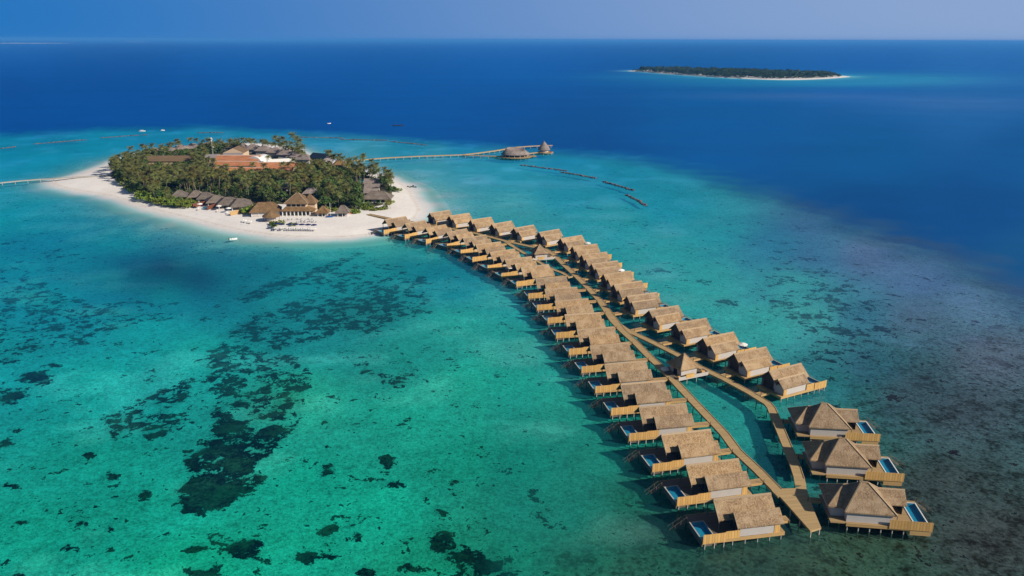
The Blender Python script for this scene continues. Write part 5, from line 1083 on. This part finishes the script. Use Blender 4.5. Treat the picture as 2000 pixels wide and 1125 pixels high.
for k in range(4):
    rx = (1.9, 2.5, 3.1, 2.2)[k]; BUSHES.append((with_mat(quads_mesh("shrub", clump_quads(300 + k, rx, rx * .9, (1.0, 1.3, 1.5, 1.1)[k], .7, 30, 18, .3, -.2)), BUSH), with_mat(MB().tube([(0, 0, 0), (.1, 0, .8)], [.12, .06], 5).tube([(0, 0, .1), (-.4, .3, .8)], [.08, .04], 5).mesh("stem"), TRUNK)))

def palm(px, py, kind, label, group, z=GZ, rz=None, sc=1.0, yellow=False):
    p = at(px, py, z); return palm_at(p[0], p[1], kind, label, group, z, rz, sc, yellow)
def palm_at(x, y, kind, label, group, z=GZ, rz=None, sc=1.0, yellow=False):
    R = thing("coconut_palm", label, "palm", (x, y, z - .1), rng.uniform(0, 6.28) if rz is None else rz, group); R.scale = (sc,) * 3
    for nm, me in (("trunk", PALMS[kind][0]), ("crown", PALMS[kind][2 if yellow else 1])):
        o = bpy.data.objects.new(nm, me); COL.objects.link(o); o.parent = R
    return R
def tree_at(x, y, kind, label, group, z=GZ, sc=1.0):
    R = thing("broadleaf_tree", label, "tree", (x, y, z - .1), rng.uniform(0, 6.28), group); R.scale = (sc, sc, sc * rng.uniform(.85, 1.1))
    for nm, me in (("trunk", TREES[kind][0]), ("crown", TREES[kind][1])):
        o = bpy.data.objects.new(nm, me); COL.objects.link(o); o.parent = R
    return R
def bush(px, py, label, group, sc=1.0, z=GZ):
    p = at(px, py, z); k = rng.randrange(4); R = thing("beach_shrub", label, "shrub", (p[0], p[1], z - .15), rng.uniform(0, 6.28), group); R.scale = (sc,) * 3
    for nm, me in (("foliage", BUSHES[k][0]), ("stem", BUSHES[k][1])):
        o = bpy.data.objects.new(nm, me); COL.objects.link(o); o.parent = R

# what must stay in sight (photo pixels of roofs, pools, walls): no crown may cover it
CLEAR = [[(404, 296), (436, 290), (480, 288), (528, 298), (545, 312), (578, 314), (577, 329), (520, 333), (470, 333), (412, 319)], [(288, 306), (370, 305), (372, 317), (290, 319)], [(488, 398), (548, 384), (612, 382), (612, 428), (488, 434)],
         [(615, 400), (684, 398), (684, 426), (615, 426)], [(706, 349), (745, 349), (742, 378), (764, 382), (764, 397), (708, 396), (714, 378)], [(686, 341), (712, 341), (714, 359), (690, 359)], [(650, 312), (677, 314), (677, 330), (650, 326)], [(594, 294), (640, 306), (640, 314), (596, 310)],
         [(338, 366), (366, 366), (392, 370), (412, 374), (450, 378), (510, 386), (512, 412), (450, 424), (372, 410), (366, 385), (338, 382)], [(544, 363), (568, 363), (568, 376), (544, 376)], [(588, 371), (616, 371), (616, 384), (588, 384)], [(320, 355), (345, 355), (345, 366), (320, 366)],
         [(478, 282), (520, 284), (560, 292), (612, 311), (606, 321), (566, 312), (530, 304), (478, 294)], [(330, 284), (385, 281), (385, 290), (330, 294)]]
FOOT = [[(404, 345), (500, 348), (580, 344), (577, 312), (470, 297), (400, 303)], [(285, 327), (375, 326), (375, 312), (285, 314)], [(488, 425), (612, 425), (608, 398), (548, 396)], [(340, 393), (372, 393), (372, 380), (340, 380)], [(372, 398), (520, 412), (512, 394), (400, 381)], [(706, 397), (766, 397), (760, 378), (740, 352), (708, 354)], [(612, 424), (684, 424), (684, 412), (612, 412)], [(596, 323), (645, 323), (640, 311), (596, 309)]]
def clear_ok(x, y, ztop, rad=3.0):
    pts = np.array([[x, y, ztop], [x - rad * .7, y, ztop - .5], [x + rad * .7, y, ztop - .5], [x, y, ztop - 2.2]]); a, b, _ = to_px(pts)
    for poly in CLEAR:
        if inside(poly, a, b).any(): return False
    bx, by, _ = to_px(np.array([[x, y, GZ]]))
    return not any(inside(poly, bx, by).any() for poly in FOOT)

lo, hi = VEG.min(0), VEG.max(0); cand = NR.uniform(lo, hi, (9000, 2)); cand = cand[inside(VEG, cand[:, 0], cand[:, 1])]
cpx, cpy, _ = to_px(np.concatenate([cand, np.full((len(cand), 1), GZ)], 1))
zone_b = inside([(505, 398), (520, 372), (600, 372), (640, 366), (690, 366), (716, 382), (712, 412), (600, 412)], cpx, cpy)        # broadleaf wood by the restaurant
zone_v = inside([(330, 402), (350, 374), (430, 370), (520, 384), (520, 404), (420, 398)], cpx, cpy)                                # scrub among the beach villas
zone_r = (cpy < 318)
placed = {'p': [], 't': []}
for (x, y), u, v, zb, zv, zr in zip(cand, cpx, cpy, zone_b, zone_v, zone_r):
    is_tree = rng.random() < (0.88 if zb else 0.7 if zv else 0.42 if zr else 0.30); k = 't' if is_tree else 'p'; md = 4.3 if is_tree else 4.5
    if any((x - a[0]) ** 2 + (y - a[1]) ** 2 < md * md for a in placed[k]): continue
    if any((x - a[0]) ** 2 + (y - a[1]) ** 2 < 6.5 for a in placed['t' if k == 'p' else 'p']): continue
    if is_tree:
        sc = rng.uniform(.8, 1.2) * (0.62 if zv else 1.0)
        if not clear_ok(x, y, GZ + 6.2 * sc, 3.2 * sc): continue
        placed[k].append((x, y, rng.randrange(5), sc, u))
    else:
        kd = rng.randrange(6); sc = rng.uniform(.66, 1.12)
        if not clear_ok(x, y, GZ + PALMS[kd][4] * sc + .5, 3.2): 
            sc = .55
            if not clear_ok(x, y, GZ + PALMS[kd][4] * sc + .5, 3.2): continue
        placed[k].append((x, y, kd, sc, u))
near = lambda L: sorted(L, key=lambda a: math.hypot(a[0], a[1]))
pl, tl = near(placed['p']), near(placed['t'])
print("palms", len(pl), "trees", len(tl))
ZONES = [(300, "coconut palm at the island's sand spit end", "palms at the sand spit end"), (430, "coconut palm in the grove behind the beach villas", "palms behind the beach villas"), (560, "coconut palm in the grove before the orange roofs", "palms before the orange roofs"), (680, "coconut palm in the grove behind the beach restaurant", "palms behind the beach restaurant"), (9999, "coconut palm around the large swimming pool", "palms round the swimming pool")]
NP = 250
for x, y, kd, sc, u in pl[:NP]:
    z_ = next(z for z in ZONES if u < z[0]); palm_at(x, y, kd, z_[1], z_[2], sc=sc, yellow=rng.random() < .3)
def merge(L, quads_of, name, mat, kind="stuff"):
    if not L: return
    out = []
    for x, y, kd, sc, u in L:
        Q = quads_of(kd); a = rng.uniform(0, 6.28); c, s = math.cos(a), math.sin(a); R = np.array([[c, s, 0], [-s, c, 0], [0, 0, 1]]); out.append((Q.reshape(-1, 3) @ R * sc + np.array([x, y, GZ])).reshape(-1, 4, 3))
    tag(new_obj(name, quads_mesh(name, np.concatenate(out)), None, mat), kind=kind)
merge(pl[NP:], lambda k: PALMS[k][3], "palm_foliage", PALM)
for x, y, kd, sc, u in tl[:280]:
    if u < 420: lb = ("broadleaf tree among the palms and grey beach villas", "broadleaf trees among the beach villas")
    elif u < 540: lb = ("broadleaf tree in the middle of the island's wood", "broadleaf trees in the middle of the island")
    else: lb = ("dark broadleaf tree in the wood behind the beach restaurant", "broadleaf trees behind the beach restaurant")
    tree_at(x, y, kd, lb[0], lb[1], sc=sc)
merge(tl[280:], lambda k: clump_quads(200 + k, 3.3, 3.2, 2.2, 4.6, 26, 16, .5), "rear_foliage", LEAF)
for px, py, k in ((425, 341, 3), (447, 349.5, 2), (474, 351, 1), (497, 350, 3), (515, 348, 2), (521, 334, 3), (552, 346, 2), (566, 344, 1), (580, 340, 3), (400, 334, 2), (408, 328, 0)): palm(px, py, k, "coconut palm standing against the orange tiled roofs", "palms against the orange tiled roofs", sc=.95)
# single palms one can point to
for px, py, k, sc, lb in ((217, 344, 3, 1.0, "coconut palm leaning over the footbridge's landing"), (262, 360, 2, .95, "yellowing palm by the spit shrubs, first of three"), (273, 364, 1, .95, "yellowing palm between two others by the spit shrubs"), (284, 378, 4, 1.05, "tall slender palm standing at the beach edge"), (301, 378, 3, 1.0, "slim bare-trunked palm at the wood's beach edge"), (334, 397, 0, .55, "small young palm among the bright beach shrubs"),
                          (757, 409, 0, .62, "slender young palm on sand by the wide bungalow"), (762, 407, 1, .55, "shorter young palm on sand by the wide bungalow"), (538, 294, 2, 1.15, "rear palm at the start of the shore group"), (547, 295, 1, 1.15, "rear palm next to the shore group's first palm"), (560, 300, 3, 1.2, "bushy rear palm in the shore group's middle"), (576, 296, 2, 1.45, "tallest rear palm against the turquoise water"), (586, 300, 4, 1.35, "rear palm leaning beside the tallest one"), (592, 307, 3, 1.25, "big-crowned rear palm close to the black roof"), (583, 306, 0, 1.3, "low rear palm under the tallest one"),
                          (706, 331, 3, 1.0, "tall palm rising behind the swimming pool"), (700, 331, 1, 1.0, "palm next to the tall one behind the pool"), (712, 334, 2, 1.0, "palm over the white pool terrace"), (724, 341, 3, .95, "palm at the shore past the pool terrace"), (733, 346, 2, .95, "palm at the shore behind the stacked bungalows"), (744, 352, 1, .9, "palm beside the rear stacked bungalow"), (753, 358, 3, .9, "leaning palm over the sand by the bungalows"), (752, 366, 0, .8, "low palm beside the turquoise plunge pool"), (763, 366, 4, .8, "palm leaning out over the beach point")):
    palm(px, py, k, lb, None, sc=sc, yellow=px in (262, 273, 284, 757, 762))
SH = [(238, 356), (246, 362), (252, 368), (258, 364), (262, 371), (268, 376), (278, 384), (284, 388), (292, 391), (302, 394), (309, 392), (316, 396), (324, 398), (330, 400), (338, 401), (346, 400), (352, 402), (310, 398), (318, 391), (333, 394), (341, 396), (366, 399), (372, 402), (360, 404), (378, 400), (488, 413), (494, 410), (500, 408), (483, 416)]
for px, py in SH: bush(px, py, "light green shrub at the beach edge by the sand spit" if px < 400 else "green shrub behind the pale wooden screen", "light green shrubs along the spit beach" if px < 400 else "shrubs by the pale screen", rng.uniform(1.35, 2.0))
for px, py in ((708, 407), (715, 409), (722, 410), (730, 411), (738, 410), (746, 409), (752, 408), (758, 400), (763, 397), (712, 402), (726, 406)): bush(px, py, "bright shrub before the wide grey bungalow", "bright shrubs before the wide bungalow", rng.uniform(.8, 1.1))
for px, py in ((690, 415), (696, 416), (686, 414)): bush(px, py, "bright shrub between the grey hut and the bungalow", "bright shrubs beside the grey hut", 1.1)
for px, py in ((532, 437), (540, 438.5), (547, 437), (536, 441)): bush(px, py, "green shrub in front of the round beach bar", "shrubs at the beach bar", .95)
for px, py in ((568, 438), (574, 440)): bush(px, py, "green shrub among the dining tables on sand", "shrubs among the dining tables", .7)
for px, py in ((772, 372), (766, 371), (778, 373)): bush(px, py, "dark shrub on the sand at the beach point", "dark shrubs at the beach point", .9)
for px, py in ((640, 411), (648, 413), (634, 409), (655, 412)): bush(px, py, "tall shrub behind the sailing catamaran", "shrubs behind the catamaran", 1.2)
# floor of the wood
n = 15000; U = NR.uniform(lo, hi, (n * 2, 2)); U = U[inside(VEG, U[:, 0], U[:, 1])]; a, b, _ = to_px(np.concatenate([U, np.full((len(U), 1), GZ)], 1))
ok = ~np.any([inside(f, a, b) for f in FOOT], axis=0); U = U[ok][:n]; n = len(U)
P = np.concatenate([U, GZ + NR.uniform(.2, 2.2, (n, 1)) * (0.4 + fbm(U[:, 0] / 9, U[:, 1] / 9, 77)[:, None])], 1); nrm = NR.normal(size=(n, 3)) * .6 + np.array([0, 0, 1]); nrm /= np.linalg.norm(nrm, axis=1)[:, None]
A = np.cross(nrm, NR.normal(size=(n, 3))); A /= np.linalg.norm(A, axis=1)[:, None]; Bq = np.cross(nrm, A); s = NR.uniform(.45, 1.1, (n, 1))
tag(new_obj("undergrowth", quads_mesh("undergrowth", np.stack([P - A * s - Bq * s * .6, P + A * s * .3 - Bq * s * .7, P + A * s + Bq * s * .5, P - A * s * .3 + Bq * s * .8], 1)), None, LEAF), kind="stuff")
# wood of the far islet: one mass of crowns
TI = np.array([at(x, y, GZ)[:2] for x, y in ((1232, 138.6), (1265, 140.2), (1300, 143.3), (1350, 146.6), (1400, 150), (1450, 152.3), (1500, 153.8), (1550, 154), (1600, 152.6), (1636, 150.6), (1646, 149.4), (1625, 148), (1580, 146.4), (1500, 143.5), (1420, 141), (1340, 138.6), (1280, 137.4))])
l2, h2 = TI.min(0), TI.max(0); U = NR.uniform(l2, h2, (9000, 2)); U = U[inside(TI, U[:, 0], U[:, 1])]; out = []
protos = [clump_quads(400 + k, 6.0, 6.0, 4.2, 7.5, 16, 9, 1.5) for k in range(4)]
for x, y in U[:1500]:
    Q = protos[rng.randrange(4)]; sc = rng.uniform(.75, 1.35); ed = float(dist_poly(TI, np.array([x]), np.array([y]))[0]); sc *= min(1, .35 + ed / 40); c, s_ = math.cos(x), math.sin(x); out.append(((Q.reshape(-1, 3) @ np.array([[c, s_, 0], [-s_, c, 0], [0, 0, 1]])) * sc + np.array([x, y, 1.2])).reshape(-1, 4, 3))
    if rng.random() < .14:
        Q = PALMS[rng.randrange(6)][3]; out.append((Q.reshape(-1, 3) * np.array([1.4, 1.4, 1.35]) * min(1, .5 + ed / 50) + np.array([x, y, 1.0])).reshape(-1, 4, 3))
tag(new_obj("islet_woods", quads_mesh("islet_woods", np.concatenate(out)), None, FAR_LEAF), kind="stuff")
# ------------------------------------------------------------------ haze: a closed box of thin air round everything
hm = bpy.data.materials.new("haze"); hm.use_nodes = True; hn = hm.node_tree.nodes; hn.remove(hn["Principled BSDF"])
pvn = hn.new("ShaderNodeVolumePrincipled"); pvn.inputs["Color"].default_value = (0.10, 0.42, 1.0, 1); pvn.inputs["Density"].default_value = 5.5e-5; pvn.inputs["Anisotropy"].default_value = 0.0
hm.node_tree.links.new(pvn.outputs[0], hn["Material Output"].inputs["Volume"])
tag(MB().box(-62000, 62000, -62000, 62000, -10, 118).build("haze", hm), kind="stuff")
print("objects in scene", len(bpy.data.objects))
